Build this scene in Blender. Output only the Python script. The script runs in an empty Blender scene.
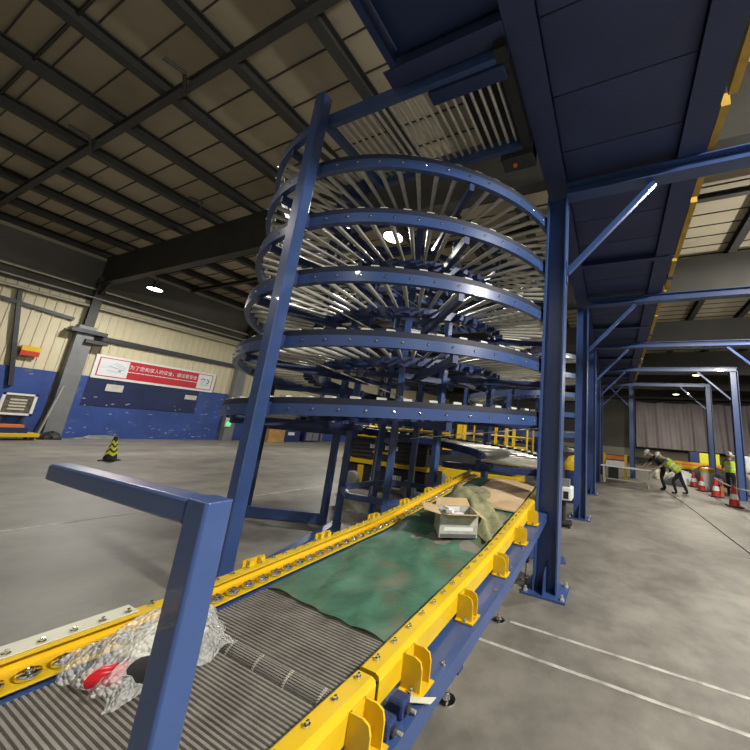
import bpy, math, random
from mathutils import Vector, Matrix, Quaternion
random.seed(7)
C = bpy.context.scene.collection
sin, cos, pi, rad = math.sin, math.cos, math.pi, math.radians
WO = {}                                   # world origin of every object made here

# ------------------------------------------------------------------ materials
def mat(name, col, rough=.5, metal=0., var=.0, vs=3., bump=0., bs=40., spec=.5, coat=0., dirt=None, da=.5, ds=2.):
    m = bpy.data.materials.new(name); m.use_nodes = True
    nt = m.node_tree; N = nt.nodes; L = nt.links
    b = N['Principled BSDF']
    b.inputs['Base Color'].default_value = (*col, 1)
    b.inputs['Roughness'].default_value = rough
    b.inputs['Metallic'].default_value = metal
    b.inputs['Specular IOR Level'].default_value = spec
    b.inputs['Coat Weight'].default_value = coat
    tc = N.new('ShaderNodeTexCoord')
    if var or dirt:
        n = N.new('ShaderNodeTexNoise'); n.inputs['Scale'].default_value = vs; n.inputs['Detail'].default_value = 6
        L.new(tc.outputs['Object'], n.inputs['Vector'])
        r = N.new('ShaderNodeValToRGB')
        r.color_ramp.elements[0].position = .3; r.color_ramp.elements[1].position = .7
        r.color_ramp.elements[0].color = (*[c*(1-var) for c in col], 1)
        r.color_ramp.elements[1].color = (*[min(1, c*(1+var)) for c in col], 1)
        L.new(n.outputs['Fac'], r.inputs['Fac'])
        out = r.outputs['Color']
        if dirt:
            n2 = N.new('ShaderNodeTexNoise'); n2.inputs['Scale'].default_value = ds; n2.inputs['Detail'].default_value = 9; n2.inputs['Roughness'].default_value = .65
            L.new(tc.outputs['Object'], n2.inputs['Vector'])
            r2 = N.new('ShaderNodeValToRGB'); r2.color_ramp.elements[0].position = 1-da; r2.color_ramp.elements[1].position = min(1, 1-da+.2)
            r2.color_ramp.elements[0].color = (0, 0, 0, 1); r2.color_ramp.elements[1].color = (1, 1, 1, 1)
            L.new(n2.outputs['Fac'], r2.inputs['Fac'])
            mx = N.new('ShaderNodeMix'); mx.data_type = 'RGBA'
            L.new(r2.outputs['Color'], mx.inputs['Factor']); L.new(out, mx.inputs['A']); mx.inputs['B'].default_value = (*dirt, 1)
            out = mx.outputs['Result']
        L.new(out, b.inputs['Base Color'])
    if bump:
        n3 = N.new('ShaderNodeTexNoise'); n3.inputs['Scale'].default_value = bs; n3.inputs['Detail'].default_value = 4
        L.new(tc.outputs['Object'], n3.inputs['Vector'])
        bp = N.new('ShaderNodeBump'); bp.inputs['Strength'].default_value = bump; bp.inputs['Distance'].default_value = .02
        L.new(n3.outputs['Fac'], bp.inputs['Height']); L.new(bp.outputs['Normal'], b.inputs['Normal'])
    return m

def emis(name, col, s):
    m = bpy.data.materials.new(name); m.use_nodes = True
    b = m.node_tree.nodes['Principled BSDF']
    b.inputs['Base Color'].default_value = (*col, 1)
    b.inputs['Emission Color'].default_value = (*col, 1); b.inputs['Emission Strength'].default_value = s
    return m

M = {}
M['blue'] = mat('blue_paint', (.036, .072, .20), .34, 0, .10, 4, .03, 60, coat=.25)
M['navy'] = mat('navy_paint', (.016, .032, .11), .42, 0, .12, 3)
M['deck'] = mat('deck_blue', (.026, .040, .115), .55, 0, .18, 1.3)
M['black'] = mat('black_rubber', (.012, .012, .014), .6, 0, .2, 6)
M['dark'] = mat('dark_steel', (.04, .042, .046), .5, .3, .2, 5)
M['zinc'] = mat('zinc_steel', (.66, .64, .56), .32, .6, .12, 9)
M['chrome'] = mat('chrome', (.78, .78, .76), .15, 1.)
M['strip'] = mat('dark_strip', (.010, .014, .034), .6, 0, .1, 5)
M['cap'] = mat('bearing_cream', (.55, .54, .46), .45, 0, .15, 9)
M['yellow'] = mat('yellow_paint', (.66, .435, .012), .36, 0, .08, 5, .02, 50, coat=.2)
M['yellow_dirty'] = mat('yellow_board', (.52, .33, .05), .55, 0, .25, 4, .0)
M['belt'] = mat('belt_gray', (.20, .185, .16), .5, 0, .2, 9, dirt=(.13, .12, .10), da=.42, ds=5)
M['tarp'] = mat('green_tarp', (.055, .140, .090), .5, 0, .3, 5, .4, 16, dirt=(.125, .12, .075), da=.50, ds=3.2)
M['greenfilm'] = mat('green_film', (.03, .22, .09), .25, 0, .4, 12, .5, 25)
M['ply'] = mat('plywood', (.56, .40, .235), .6, 0, .14, 5)
M['card'] = mat('cardboard', (.50, .36, .19), .75, 0, .1, 9)
M['cardgray'] = mat('box_wrapped', (.40, .40, .35), .45, 0, .2, 18)
M['scuff'] = mat('bare_patch', (.30, .32, .36), .6, 0, .3, 3)
M['tape'] = mat('white_tape', (.70, .72, .70), .35)
M['jute'] = mat('olive_cloth', (.22, .215, .115), .9, 0, .25, 14, .5, 60)
M['cream'] = mat('cream_sheet', (.56, .55, .43), .5, 0, .08, 7)
M['red'] = mat('red_plastic', (.55, .012, .02), .25)
M['red2'] = mat('cone_red', (.50, .025, .015), .5)
M['orange'] = mat('orange_plastic', (.62, .17, .03), .55, 0, .1, 8)
M['white'] = mat('white_paint', (.72, .73, .72), .5, 0, .06, 5)
M['hivis'] = mat('hivis_fabric', (.50, .72, .04), .7)
M['cloth'] = mat('dark_clothes', (.022, .023, .028), .85, 0, .2, 12)
M['gray_cloth'] = mat('gray_clothes', (.10, .10, .11), .85, 0, .2, 12)
M['skin'] = mat('skin', (.48, .30, .21), .55)
M['wood'] = mat('wood_board', (.42, .235, .075), .65, 0, .2, 4)
M['rubber_gray'] = mat('gray_tyre', (.22, .22, .22), .7, 0, .1, 9)
M['gray'] = mat('gray_steel', (.17, .175, .18), .5, 0, .15, 2, dirt=(.08, .08, .08), da=.4)
M['roofsteel'] = mat('roof_steel', (.044, .042, .037), .6, 0, .15, 1)
M['roof'] = mat('roof_sheet', (.44, .385, .275), .7, 0, .12, .5, dirt=(.33, .285, .205), da=.45, ds=.6)
M['cladding'] = mat('cream_cladding', (.62, .56, .385), .6, 0, .06, .6)
M['dado'] = mat('blue_dado', (.030, .068, .26), .5, 0, .18, 1.2, dirt=(.13, .15, .18), da=.42, ds=2.2)
M['dado_dark'] = mat('navy_board', (.010, .020, .075), .5, 0, .2, 1.5, dirt=(.4, .42, .42), da=.29, ds=4)
M['curtain'] = mat('gray_curtain', (.36, .32, .345), .85, 0, .12, .6)
M['wallgray'] = mat('dark_wall', (.13, .125, .11), .8, 0, .15, .5)
M['tan'] = mat('tan_wall', (.40, .37, .30), .8, 0, .1, .5)
M['lens'] = emis('lamp_lens', (1, .97, .9), 26)
M['lens_warm'] = emis('lamp_lens_warm', (1, .82, .45), 14)
M['green_led'] = emis('green_led', (.05, .9, .25), 3)
M['bannerred'] = mat('banner_red', (.50, .02, .035), .5)
M['paper'] = mat('notice_paper', (.55, .54, .46), .7, 0, .1, 8)
M['picture'] = mat('notice_brown', (.10, .085, .06), .6, 0, .6, 9)
M['ltblue'] = mat('pale_blue_print', (.30, .48, .75), .5)
M['printgreen'] = mat('green_print', (.10, .33, .18), .5)
M['line'] = mat('floor_paint', (.40, .385, .34), .6, 0, .25, 6, dirt=(.21, .20, .175), da=.55, ds=5)

def floor_mat():
    m = bpy.data.materials.new('concrete_floor'); m.use_nodes = True
    nt = m.node_tree; N = nt.nodes; L = nt.links; b = N['Principled BSDF']
    tc = N.new('ShaderNodeTexCoord')
    def noise(s, d=8, r=.6, stretch=None):
        n = N.new('ShaderNodeTexNoise'); n.inputs['Scale'].default_value = s; n.inputs['Detail'].default_value = d; n.inputs['Roughness'].default_value = r
        if stretch:
            mp = N.new('ShaderNodeMapping'); mp.inputs['Scale'].default_value = stretch; L.new(tc.outputs['Object'], mp.inputs['Vector']); L.new(mp.outputs['Vector'], n.inputs['Vector'])
        else: L.new(tc.outputs['Object'], n.inputs['Vector'])
        return n
    n1 = noise(.35); n2 = noise(2.2, 10, .7); n3 = noise(.9, 6, .6, (1, .18, 1))
    r1 = N.new('ShaderNodeValToRGB'); r1.color_ramp.elements[0].position = .32; r1.color_ramp.elements[1].position = .68
    r1.color_ramp.elements[0].color = (.150, .139, .117, 1); r1.color_ramp.elements[1].color = (.240, .224, .190, 1)
    L.new(n1.outputs['Fac'], r1.inputs['Fac'])
    def mul(a, n, lo, hi, p0, p1):
        r = N.new('ShaderNodeValToRGB'); r.color_ramp.elements[0].position = p0; r.color_ramp.elements[1].position = p1
        r.color_ramp.elements[0].color = (lo, lo, lo, 1); r.color_ramp.elements[1].color = (hi, hi, hi, 1)
        L.new(n.outputs['Fac'], r.inputs['Fac'])
        x = N.new('ShaderNodeMix'); x.data_type = 'RGBA'; x.blend_type = 'MULTIPLY'; x.inputs['Factor'].default_value = 1
        L.new(a, x.inputs['A']); L.new(r.outputs['Color'], x.inputs['B']); return x.outputs['Result']
    c = mul(r1.outputs['Color'], n2, .68, 1.14, .34, .62)
    c = mul(c, n3, .80, 1.12, .35, .65)
    L.new(c, b.inputs['Base Color'])
    rr = N.new('ShaderNodeMapRange'); rr.inputs['To Min'].default_value = .38; rr.inputs['To Max'].default_value = .62
    L.new(n2.outputs['Fac'], rr.inputs['Value']); L.new(rr.outputs['Result'], b.inputs['Roughness'])
    bp = N.new('ShaderNodeBump'); bp.inputs['Strength'].default_value = .12; bp.inputs['Distance'].default_value = .01
    L.new(n2.outputs['Fac'], bp.inputs['Height']); L.new(bp.outputs['Normal'], b.inputs['Normal'])
    return m
M['floor'] = floor_mat()

def wrap_mat():
    m = bpy.data.materials.new('bubble_wrap_film'); m.use_nodes = True
    nt = m.node_tree; N = nt.nodes; L = nt.links; b = N['Principled BSDF']
    b.inputs['Base Color'].default_value = (.86, .87, .84, 1); b.inputs['Roughness'].default_value = .07
    b.inputs['Alpha'].default_value = .40; b.inputs['Specular IOR Level'].default_value = .9
    tc = N.new('ShaderNodeTexCoord'); v = N.new('ShaderNodeTexVoronoi'); v.inputs['Scale'].default_value = 62
    L.new(tc.outputs['Object'], v.inputs['Vector'])
    bp = N.new('ShaderNodeBump'); bp.inputs['Strength'].default_value = 1.; bp.inputs['Distance'].default_value = .02; bp.invert = True
    L.new(v.outputs['Distance'], bp.inputs['Height']); L.new(bp.outputs['Normal'], b.inputs['Normal'])
    return m
M['wrap'] = wrap_mat()

# ------------------------------------------------------------------ mesh builder
def frame(d, up=(0, 0, 1)):
    d = Vector(d).normalized(); up = Vector(up)
    if abs(d.dot(up)) > .99: up = Vector((0, 1, 0)) if abs(d.y) < .9 else Vector((1, 0, 0))
    s = d.cross(up).normalized(); u = s.cross(d).normalized()
    return d, s, u
class MB:
    def __init__(s): s.v = []; s.f = []; s.m = []
    def add(s, vs, fs, mi=0):
        o = len(s.v); s.v += [tuple(v) for v in vs]
        for f in fs: s.f.append([o+i for i in f]); s.m.append(mi)
        return s
    def box(s, c, d, R=None, mi=0):
        c = Vector(c); h = Vector(d)/2
        vs = [Vector((x*h.x, y*h.y, z*h.z)) for x in (-1, 1) for y in (-1, 1) for z in (-1, 1)]
        if R is not None: vs = [R @ v for v in vs]
        return s.add([v+c for v in vs], [(0, 1, 3, 2), (4, 6, 7, 5), (0, 4, 5, 1), (2, 3, 7, 6), (0, 2, 6, 4), (1, 5, 7, 3)], mi)
    def span(s, a, b, mi=0):
        return s.box([(a[i]+b[i])/2 for i in range(3)], [abs(b[i]-a[i]) for i in range(3)], None, mi)
    def prof(s, p0, p1, pts, up=(0, 0, 1), mi=0):
        p0, p1 = Vector(p0), Vector(p1); d, sd, u = frame(p1-p0, up); n = len(pts)
        vs = [p+sd*a+u*b for p in (p0, p1) for a, b in pts]
        return s.add(vs, [tuple(range(n))[::-1], tuple(range(n, 2*n))]+[(i, (i+1) % n, n+(i+1) % n, n+i) for i in range(n)], mi)
    def bar(s, p0, p1, w, h, up=(0, 0, 1), ch=0., mi=0):
        a, b = w/2, h/2
        if ch: pts = [(-a+ch, -b), (a-ch, -b), (a, -b+ch), (a, b-ch), (a-ch, b), (-a+ch, b), (-a, b-ch), (-a, -b+ch)]
        else: pts = [(-a, -b), (a, -b), (a, b), (-a, b)]
        return s.prof(p0, p1, pts, up, mi)
    def hbeam(s, p0, p1, w, h, t=.012, up=(0, 0, 1), mi=0):     # flanges perpendicular to up
        a, b = w/2, h/2
        pts = [(-a, -b), (a, -b), (a, -b+t), (t/2, -b+t), (t/2, b-t), (a, b-t), (a, b), (-a, b), (-a, b-t), (-t/2, b-t), (-t/2, -b+t), (-a, -b+t)]
        return s.prof(p0, p1, pts, up, mi)
    def tube(s, p0, p1, r, n=8, r2=None, mi=0):
        p0, p1 = Vector(p0), Vector(p1); d, sd, u = frame(p1-p0); r2 = r if r2 is None else r2
        vs = [p+(sd*cos(2*pi*i/n)+u*sin(2*pi*i/n))*q for p, q in ((p0, r), (p1, r2)) for i in range(n)]
        return s.add(vs, [tuple(range(n))[::-1], tuple(range(n, 2*n))]+[(i, (i+1) % n, n+(i+1) % n, n+i) for i in range(n)], mi)
    def path(s, pts, r, n=8, mi=0):
        pts = [Vector(p) for p in pts]; vs = []; K = len(pts)
        for k, p in enumerate(pts):
            d, sd, u = frame(pts[min(k+1, K-1)]-pts[max(k-1, 0)])
            vs += [p+(sd*cos(2*pi*i/n)+u*sin(2*pi*i/n))*r for i in range(n)]
        fs = [tuple(range(n))[::-1], tuple(range((K-1)*n, K*n))]
        for k in range(K-1): fs += [(k*n+i, k*n+(i+1) % n, (k+1)*n+(i+1) % n, (k+1)*n+i) for i in range(n)]
        return s.add(vs, fs, mi)
    def sweep(s, fr, pts, mi=0):                                # fr: (origin, side, up)
        n = len(pts); K = len(fr)
        vs = [Vector(o)+Vector(a)*x+Vector(u)*y for o, a, u in fr for x, y in pts]
        fs = [tuple(range(n))[::-1], tuple(range((K-1)*n, K*n))]
        for k in range(K-1): fs += [(k*n+i, k*n+(i+1) % n, (k+1)*n+(i+1) % n, (k+1)*n+i) for i in range(n)]
        return s.add(vs, fs, mi)
    def lathe(s, prof, c, n=16, axis=(0, 0, 1), mi=0):
        d, sd, u = frame(axis); c = Vector(c); K = len(prof)
        vs = [c+d*z+(sd*cos(2*pi*i/n)+u*sin(2*pi*i/n))*r for r, z in prof for i in range(n)]
        fs = [tuple(range(n))[::-1], tuple(range((K-1)*n, K*n))]
        for k in range(K-1): fs += [(k*n+i, k*n+(i+1) % n, (k+1)*n+(i+1) % n, (k+1)*n+i) for i in range(n)]
        return s.add(vs, fs, mi)
    def ball(s, c, r, n=10, sc=(1, 1, 1), mi=0):
        K = max(4, n//2+1); c = Vector(c)
        vs = [c+Vector((r*sc[0]*sin(pi*k/K)*cos(2*pi*i/n), r*sc[1]*sin(pi*k/K)*sin(2*pi*i/n), -r*sc[2]*cos(pi*k/K))) for k in range(1, K) for i in range(n)]
        b = len(vs); vs += [c-Vector((0, 0, r*sc[2])), c+Vector((0, 0, r*sc[2]))]
        fs = [(k*n+i, k*n+(i+1) % n, (k+1)*n+(i+1) % n, (k+1)*n+i) for k in range(K-2) for i in range(n)]
        fs += [(b, (i+1) % n, i) for i in range(n)]+[(b+1, (K-2)*n+i, (K-2)*n+(i+1) % n) for i in range(n)]
        return s.add(vs, fs, mi)
    def grid(s, nx, ny, fn, mi=0):
        vs = [fn(i/nx, j/ny) for j in range(ny+1) for i in range(nx+1)]
        return s.add(vs, [(j*(nx+1)+i, j*(nx+1)+i+1, (j+1)*(nx+1)+i+1, (j+1)*(nx+1)+i) for j in range(ny) for i in range(nx)], mi)
    def sheet(s, nx, ny, fn, t, mi=0):                          # grid with thickness t, closed
        a = [Vector(fn(i/nx, j/ny)) for j in range(ny+1) for i in range(nx+1)]
        b = [v-Vector((0, 0, t)) for v in a]; q = len(a); w = nx+1
        fs = []
        for j in range(ny):
            for i in range(nx):
                f = (j*w+i, j*w+i+1, (j+1)*w+i+1, (j+1)*w+i); fs += [f, tuple(q+k for k in f[::-1])]
        rim = [i for i in range(w)]+[j*w+nx for j in range(1, ny+1)]+[ny*w+i for i in range(nx-1, -1, -1)]+[j*w for j in range(ny-1, 0, -1)]
        for k in range(len(rim)):
            p, r = rim[k], rim[(k+1) % len(rim)]; fs.append((r, p, q+p, q+r))
        return s.add(a+b, fs, mi)
    def build(s, name, mt, parent=None, smooth=False, bevel=0, local=False, kind=None, label=None):
        me = bpy.data.meshes.new(name)
        v = [Vector(p) for p in s.v]
        if local: o = Vector((0, 0, 0))
        else:
            lo = Vector([min(p[i] for p in v) for i in range(3)]); hi = Vector([max(p[i] for p in v) for i in range(3)])
            o = Vector(((lo.x+hi.x)/2, (lo.y+hi.y)/2, lo.z))
            v = [p-o for p in v]
        me.from_pydata(v, [], s.f)
        for x in (mt if isinstance(mt, (list, tuple)) else [mt]): me.materials.append(M[x])
        if any(s.m): me.polygons.foreach_set('material_index', s.m)
        if smooth:
            me.polygons.foreach_set('use_smooth', [True]*len(me.polygons))
            me.set_sharp_from_angle(angle=rad(40))
        me.update()
        ob = bpy.data.objects.new(name, me); C.objects.link(ob)
        if local: ob.parent = parent
        else:
            WO[ob.name] = o.copy()
            if parent is not None: ob.parent = parent; ob.location = o-WO[parent.name]
            else: ob.location = o
        if bevel:
            b = ob.modifiers.new('bevel', 'BEVEL'); b.width = bevel; b.segments = 2; b.limit_method = 'ANGLE'
        if kind: ob['kind'] = kind
        if label: ob['label'] = label
        return ob

def tag(o, label, cat, group=None, kind=None):
    o['label'] = label; o['category'] = cat
    if group: o['group'] = group
    if kind: o['kind'] = kind
    return o
def thing(name, label, cat, loc, rz=0, group=None):
    o = bpy.data.objects.new(name, None); C.objects.link(o); o.empty_display_size = .2
    o.location = loc; o.rotation_euler = (0, 0, rz); WO[o.name] = Vector(loc)
    return tag(o, label, cat, group)
def struct(o): o['kind'] = 'structure'; return o
def copy_tree(o, parent=None):
    c = o.copy(); C.objects.link(c)
    if parent is not None: c.parent = parent
    for ch in list(o.children): copy_tree(ch, c)
    return c
def V(*a): return Vector(a)
# ------------------------------------------------------------------ camera
Rc = ((0.916335051624257, 0.39156402426415815, 0.08371193503215671), (-0.004724213054743159, 0.2196221026388127, -0.9755735819729439), (-0.4003845089108514, 0.893556795584122, 0.2030972626345608))
FPX, PPX, PPY = 325.4166869, 471.208, 364.84
cd = bpy.data.cameras.new('camera'); cam = bpy.data.objects.new('camera', cd); C.objects.link(cam)
mw = Matrix(((Rc[0][0], -Rc[1][0], -Rc[2][0], 0), (Rc[0][1], -Rc[1][1], -Rc[2][1], 0), (Rc[0][2], -Rc[1][2], -Rc[2][2], 1.7), (0, 0, 0, 1)))
cam.matrix_world = mw
cd.sensor_fit = 'HORIZONTAL'; cd.sensor_width = 36; cd.lens = FPX/750*36
cd.shift_x = (375-PPX)/750; cd.shift_y = (PPY-375)/750
cd.clip_start = .02; cd.clip_end = 200
bpy.context.scene.camera = cam

# ------------------------------------------------------------------ hall
XL, XR, YF, YB = -21.8, 22., -9., 42.
fl = struct(MB().span((XL-.3, YF-.3, -.2), (XR+.3, YB+.3, 0)).build('floor', 'floor'))
def line(a, b, w, nm='painted_line'):
    return MB().bar((a[0], a[1], .001), (b[0], b[1], .001), w, .003).build(nm, 'line', fl)
line((-.9, 3.40), (9, 3.40), .035); line((-1.1, 3.0), (9, 3.0), .035)
line((-7.05, -2), (-7.0, 9.5), .07); line((3.5, 9), (3.5, 33), .09); 

def zp(x): return 8.36+.01*(x+13)                                # underside of the purlins
ce = struct(MB().add([(XL-.3, YF-.3, zp(XL)+.27), (XR+.3, YF-.3, zp(XR)+.27), (XR+.3, YB+.3, zp(XR)+.27), (XL-.3, YB+.3, zp(XL)+.27),
                      (XL-.3, YF-.3, zp(XL)+.4), (XR+.3, YF-.3, zp(XR)+.4), (XR+.3, YB+.3, zp(XR)+.4), (XL-.3, YB+.3, zp(XL)+.4)],
                     [(0, 3, 2, 1), (4, 5, 6, 7), (0, 1, 5, 4), (1, 2, 6, 5), (2, 3, 7, 6), (3, 0, 4, 7)]).build('ceiling', 'roof'))
x = -19.66-2.13
while x < 21:
    MB().hbeam((x, YF, zp(x)+.125), (x, YB, zp(x)+.125), .24, .27, .03).build('purlin', 'roofsteel', ce)
    x += 2.13
sm = MB(); y = YF+.4                                             # standing seams of the roof sheets
while y < YB:
    sm.bar((XL, y, zp(XL)+.255), (XR, y, zp(XR)+.255), .022, .03); y += .62
sm.build('roof_seam', 'roofsteel', ce)
RY = [-7.95, -1.05, 5.9, 12.75, 19.6, 26.5, 33.4, 40.2]
for k, y in enumerate(RY):
    b0, b1 = 6.88, 6.95
    MB().add([(x, yy, z) for yy in (y-.13, y+.13) for x, z in ((XL, b0), (XR, b1), (XR, b1+.03), (XL, b0+.03))]
             + [(x, yy, z) for yy in (y-.012, y+.012) for x, z in ((XL, b0+.03), (XR, b1+.03), (XR, zp(XR)), (XL, zp(XL)))],
             [(0, 1, 2, 3), (7, 6, 5, 4), (0, 4, 5, 1), (1, 5, 6, 2), (2, 6, 7, 3), (3, 7, 4, 0), (8, 9, 10, 11), (15, 14, 13, 12), (8, 12, 13, 9), (9, 13, 14, 10), (10, 14, 15, 11), (11, 15, 12, 8)]).build('rafter', 'roofsteel', ce)
    if k and k < 7:
        ym = y-3.4
        MB().hbeam((XL, ym, zp(XL)-.08), (XR, ym, zp(XR)-.08), .14, .16, .02).build('bridging_beam', 'roofsteel', ce)
        MB().tube((XL, ym-1.4, zp(XL)+.2), (XR, ym-1.4, zp(XR)+.2), .03, 6).build('tie_bar', 'roofsteel', ce)
for h in (((-7.95, 2.42), (-7.42, 2.17), (-7.49, 1.87)), ((-12.18, 2.42), (-11.57, 2.21), (-11.61, 1.87)), ((-12.43, 4.99), (-11.52, 4.58), (-11.67, 4.31))):                                              # bent hangers on the roof steel
    MB().path([V(h[0][0], h[0][1], 8.25)]+[V(px, py, 7.9) for px, py in h], .035, 6).build('hanger_bracket', 'roofsteel', ce)

def clad(name, x0, ya, yb, za, zb, t=.03):                       # ribbed sheet, ribs upright, facing +x
    b = MB(); n = int((yb-ya)/.28); pts = []
    for i in range(n):
        y = ya+i*.28; pts += [(y, 0), (y+.19, 0), (y+.21, t), (y+.26, t)]
    pts.append((yb, 0))
    vs = [(x0+d, y, z) for z in (za, zb) for y, d in pts]; q = len(pts)
    b.add(vs, [(i, i+1, q+i+1, q+i) for i in range(q-1)])
    return b
wl = struct(MB().span((XL-.3, YF, 0), (XL-.06, YB, 8.3)).build('wall_left', 'tan'))
clad('cladding', XL-.03, YF, YB, 2.75, 6.1).build('cladding', 'cladding', wl)
MB().span((XL-.06, YF, 6.1), (XL-.02, YB, 8.1)).build('upper_wall_sheet', 'wallgray', wl)
for ya, yb in ((YF, 5.55), (6.2, 12.4), (13.1, 19.3), (20, 26.2), (26.9, 41)):
    MB().span((XL-.03, ya, .0), (XL+.03, yb, 2.75)).build('painted_dado', 'dado', wl)
MB().span((XL+.032, 6.5, 1.45), (XL+.05, 10.9, 2.72)).build('dark_blue_board', 'dado_dark', wl)
for y in (-1.05, 5.9, 12.75, 19.6, 26.5, 33.4):
    MB().span((XL-.02, y-.26, 0), (XL+.42, y+.26, 4.9)).build('column_casing', 'gray', wl)
    MB().hbeam((XL+.2, y, 4.9), (XL+.2, y, 7.2), .3, .5, .02, up=(1, 0, 0)).build('wall_column', 'roofsteel', wl)
    MB().add([(XL, y-.03, 6.1), (XL+1.5, y-.03, 6.95), (XL, y-.03, 6.95), (XL, y+.03, 6.1), (XL+1.5, y+.03, 6.95), (XL, y+.03, 6.95)],
             [(0, 1, 2), (5, 4, 3), (0, 3, 4, 1), (1, 4, 5, 2), (2, 5, 3, 0)]).build('haunch', 'roofsteel', wl)
for z, r, xx in ((6.62, .05, .32), (6.2, .03, .45), (5.82, .06, .32)):
    MB().tube((XL+xx, YF, z), (XL+xx, 30, z), r, 8).build('wall_pipe', 'zinc', wl)
rs = random.Random(4); b = MB()
for i in range(70):                                             # chipped paint and white scuffs on the blue board
    y = rs.choice((rs.uniform(6.4, 12.2), rs.uniform(6.4, 12.2), rs.uniform(-1, 5.2))); z = rs.choice((rs.uniform(.1, 2.6), rs.uniform(.05, .5), rs.uniform(1.2, 1.8)))
    b.box((XL+.052 if 6.5 < y < 10.9 and z > 1.45 else XL+.032, y, z), (.004, rs.uniform(.03, .12)*rs.choice((1, 1, 1.6)), rs.uniform(.012, .045)), Matrix.Rotation(rs.uniform(-.5, .5), 3, 'X'))
b.build('paint_scuff', 'scuff', wl, kind='stuff')
b = MB(); b.span((XL+.05, 6.1, 4.4), (XL+.16, 12.4, 4.62)).build('wall_girt', 'dark', wl)
b = MB(); b.span((XL+.1, 5.4, 4.55), (XL+.62, 6.5, 4.72)); b.span((XL+.1, 5.9, 4.15), (XL+.62, 6.6, 4.3)).build('pipe_bracket', 'dark', wl)
MB().bar((XL+.1, 3.9, 5.75), (XL+.1, 4.5, 2.0), .12, .12).build('downpipe', 'dark', wl)
MB().bar((XL+.1, 2.4, 5.4), (XL+.1, 5.5, 5.1), .1, .14).build('cable_tray', 'dark', wl)
MB().bar((XL+.6, 5.45, .0), (XL+.44, 5.75, 2.2), .05, .05).build('lean_rail', 'zinc', wl)

wb = struct(MB().span((XL-.3, YB, 0), (XR+.3, YB+.25, 10.5)).build('wall_back', 'wallgray'))
MB().span((XL, YB-.05, .6), (XR, YB, 1.5)).build('light_band', 'tan', wb)
b = MB()                                                         # hanging sheets over the far wall, soft folds
def cf(u, v):
    x = 2.2+u*15; z = 1.75+v*4.75
    return V(x, 39.6+.16*sin(x*5.1+1.2*sin(x*1.7))*(1-.4*v)+.08*sin(x*11+v*3), z-.12*abs(sin(x*1.3))*v)
MB().grid(220, 14, cf).build('hanging_sheet', 'curtain', wb, smooth=True)
MB().tube((1.8, 39.6, 6.55), (17.6, 39.6, 6.55), .04, 8).build('sheet_rail', 'dark', wb)
struct(MB().span((XR, YF, 0), (XR+.3, YB, 10.5)).build('wall_right', 'wallgray'))
struct(MB().span((XL-.3, YF-.3, 0), (XR+.3, YF, 10.5)).build('wall_front', 'tan'))

# ------------------------------------------------------------------ lamps
def lamp(p, watts, label, warm=False, z=6.45, drop=False):
    t = thing('high_bay_lamp', label, 'lamp', (p[0], p[1], z), 0, 'high bay lamps of the hall')
    MB().lathe([(.05, .34), (.09, .33), (.1, .16), (.26, .05), (.27, .0), (.25, .0), (.24, .02), (.02, .025)][::-1], (0, 0, 0), 20).build('housing', 'dark', t, True, local=True)
    MB().lathe([(.0, -.015), (.235, -.012), (.235, .012), (.0, .012)], (0, 0, 0), 20).build('lens', 'lens_warm' if warm else 'lens', t, True, local=True)
    MB().tube((0, 0, .33), (0, 0, zp(p[0])-z+.02), .012, 6).build('hanger_rod', 'dark', t, local=True)
    if drop:                                                      # part of the light leaves sideways under the rim
        lp = bpy.data.lights.new('lamp_glow', 'POINT'); lp.shadow_soft_size = .2; lp.energy = watts*1.25; lp.color = (1, .965, .90)
        lq = bpy.data.objects.new('lamp_glow', lp); C.objects.link(lq); lq.parent = t; lq.location = (0, 0, -.26)
        watts *= .62
    ld = bpy.data.lights.new('lamp_light', 'AREA'); ld.shape = 'DISK'; ld.size = .5; ld.energy = watts
    ld.color = (1, .90, .72) if warm else (1, .965, .90)
    lo = bpy.data.objects.new('lamp_light', ld); C.objects.link(lo); lo.parent = t; lo.location = (0, 0, -.04)
    return t
W0 = 1000
lamp((-17.6, 6.3), W0, 'bright round lamp high above the red banner, left of the blue spiral')
lamp((-7.4, .12), W0*.16, 'lamp at the very top left corner of the picture')
lamp((-5.2, 6.0), W0*.55, 'lamp hanging above and behind the top of the blue spiral')
lamp((-13.2, 27), W0, 'far lamp glimpsed between the lower rings of the blue spiral')
lamp((4.85, 24.2), W0*.8, 'far warm lamp over the gray hanging sheets', True)
lamp((5.0, 33), W0*.6, 'most distant lamp in front of the gray hanging sheets', True)
lamp((5.6, 11), W0*1.5, 'lamp over the aisle right of the platform, beyond the right edge', drop=True)
lamp((5.5, 1.5), W0*3.0, 'lamp over the aisle beside the camera, right of the platform', drop=True)
lamp((-3.2, -4.5), W0*.18, 'lamp behind the camera over the start of the conveyor')
lamp((-12, -5), W0*.25, 'lamp behind the camera on the left side of the hall')
lamp((5, -5.5), W0*.5, 'lamp behind the camera over the right aisle')
lamp((-13.5, 14.5), W0, 'lamp behind the blue spiral toward the left wall')
lamp((12.5, 17.5), W0, 'lamp over the storage side far right of the aisle', drop=True)
w = bpy.data.worlds.new('world'); bpy.context.scene.world = w; w.use_nodes = True
w.node_tree.nodes['Background'].inputs['Color'].default_value = (.5, .5, .55, 1); w.node_tree.nodes['Background'].inputs['Strength'].default_value = .05
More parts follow.
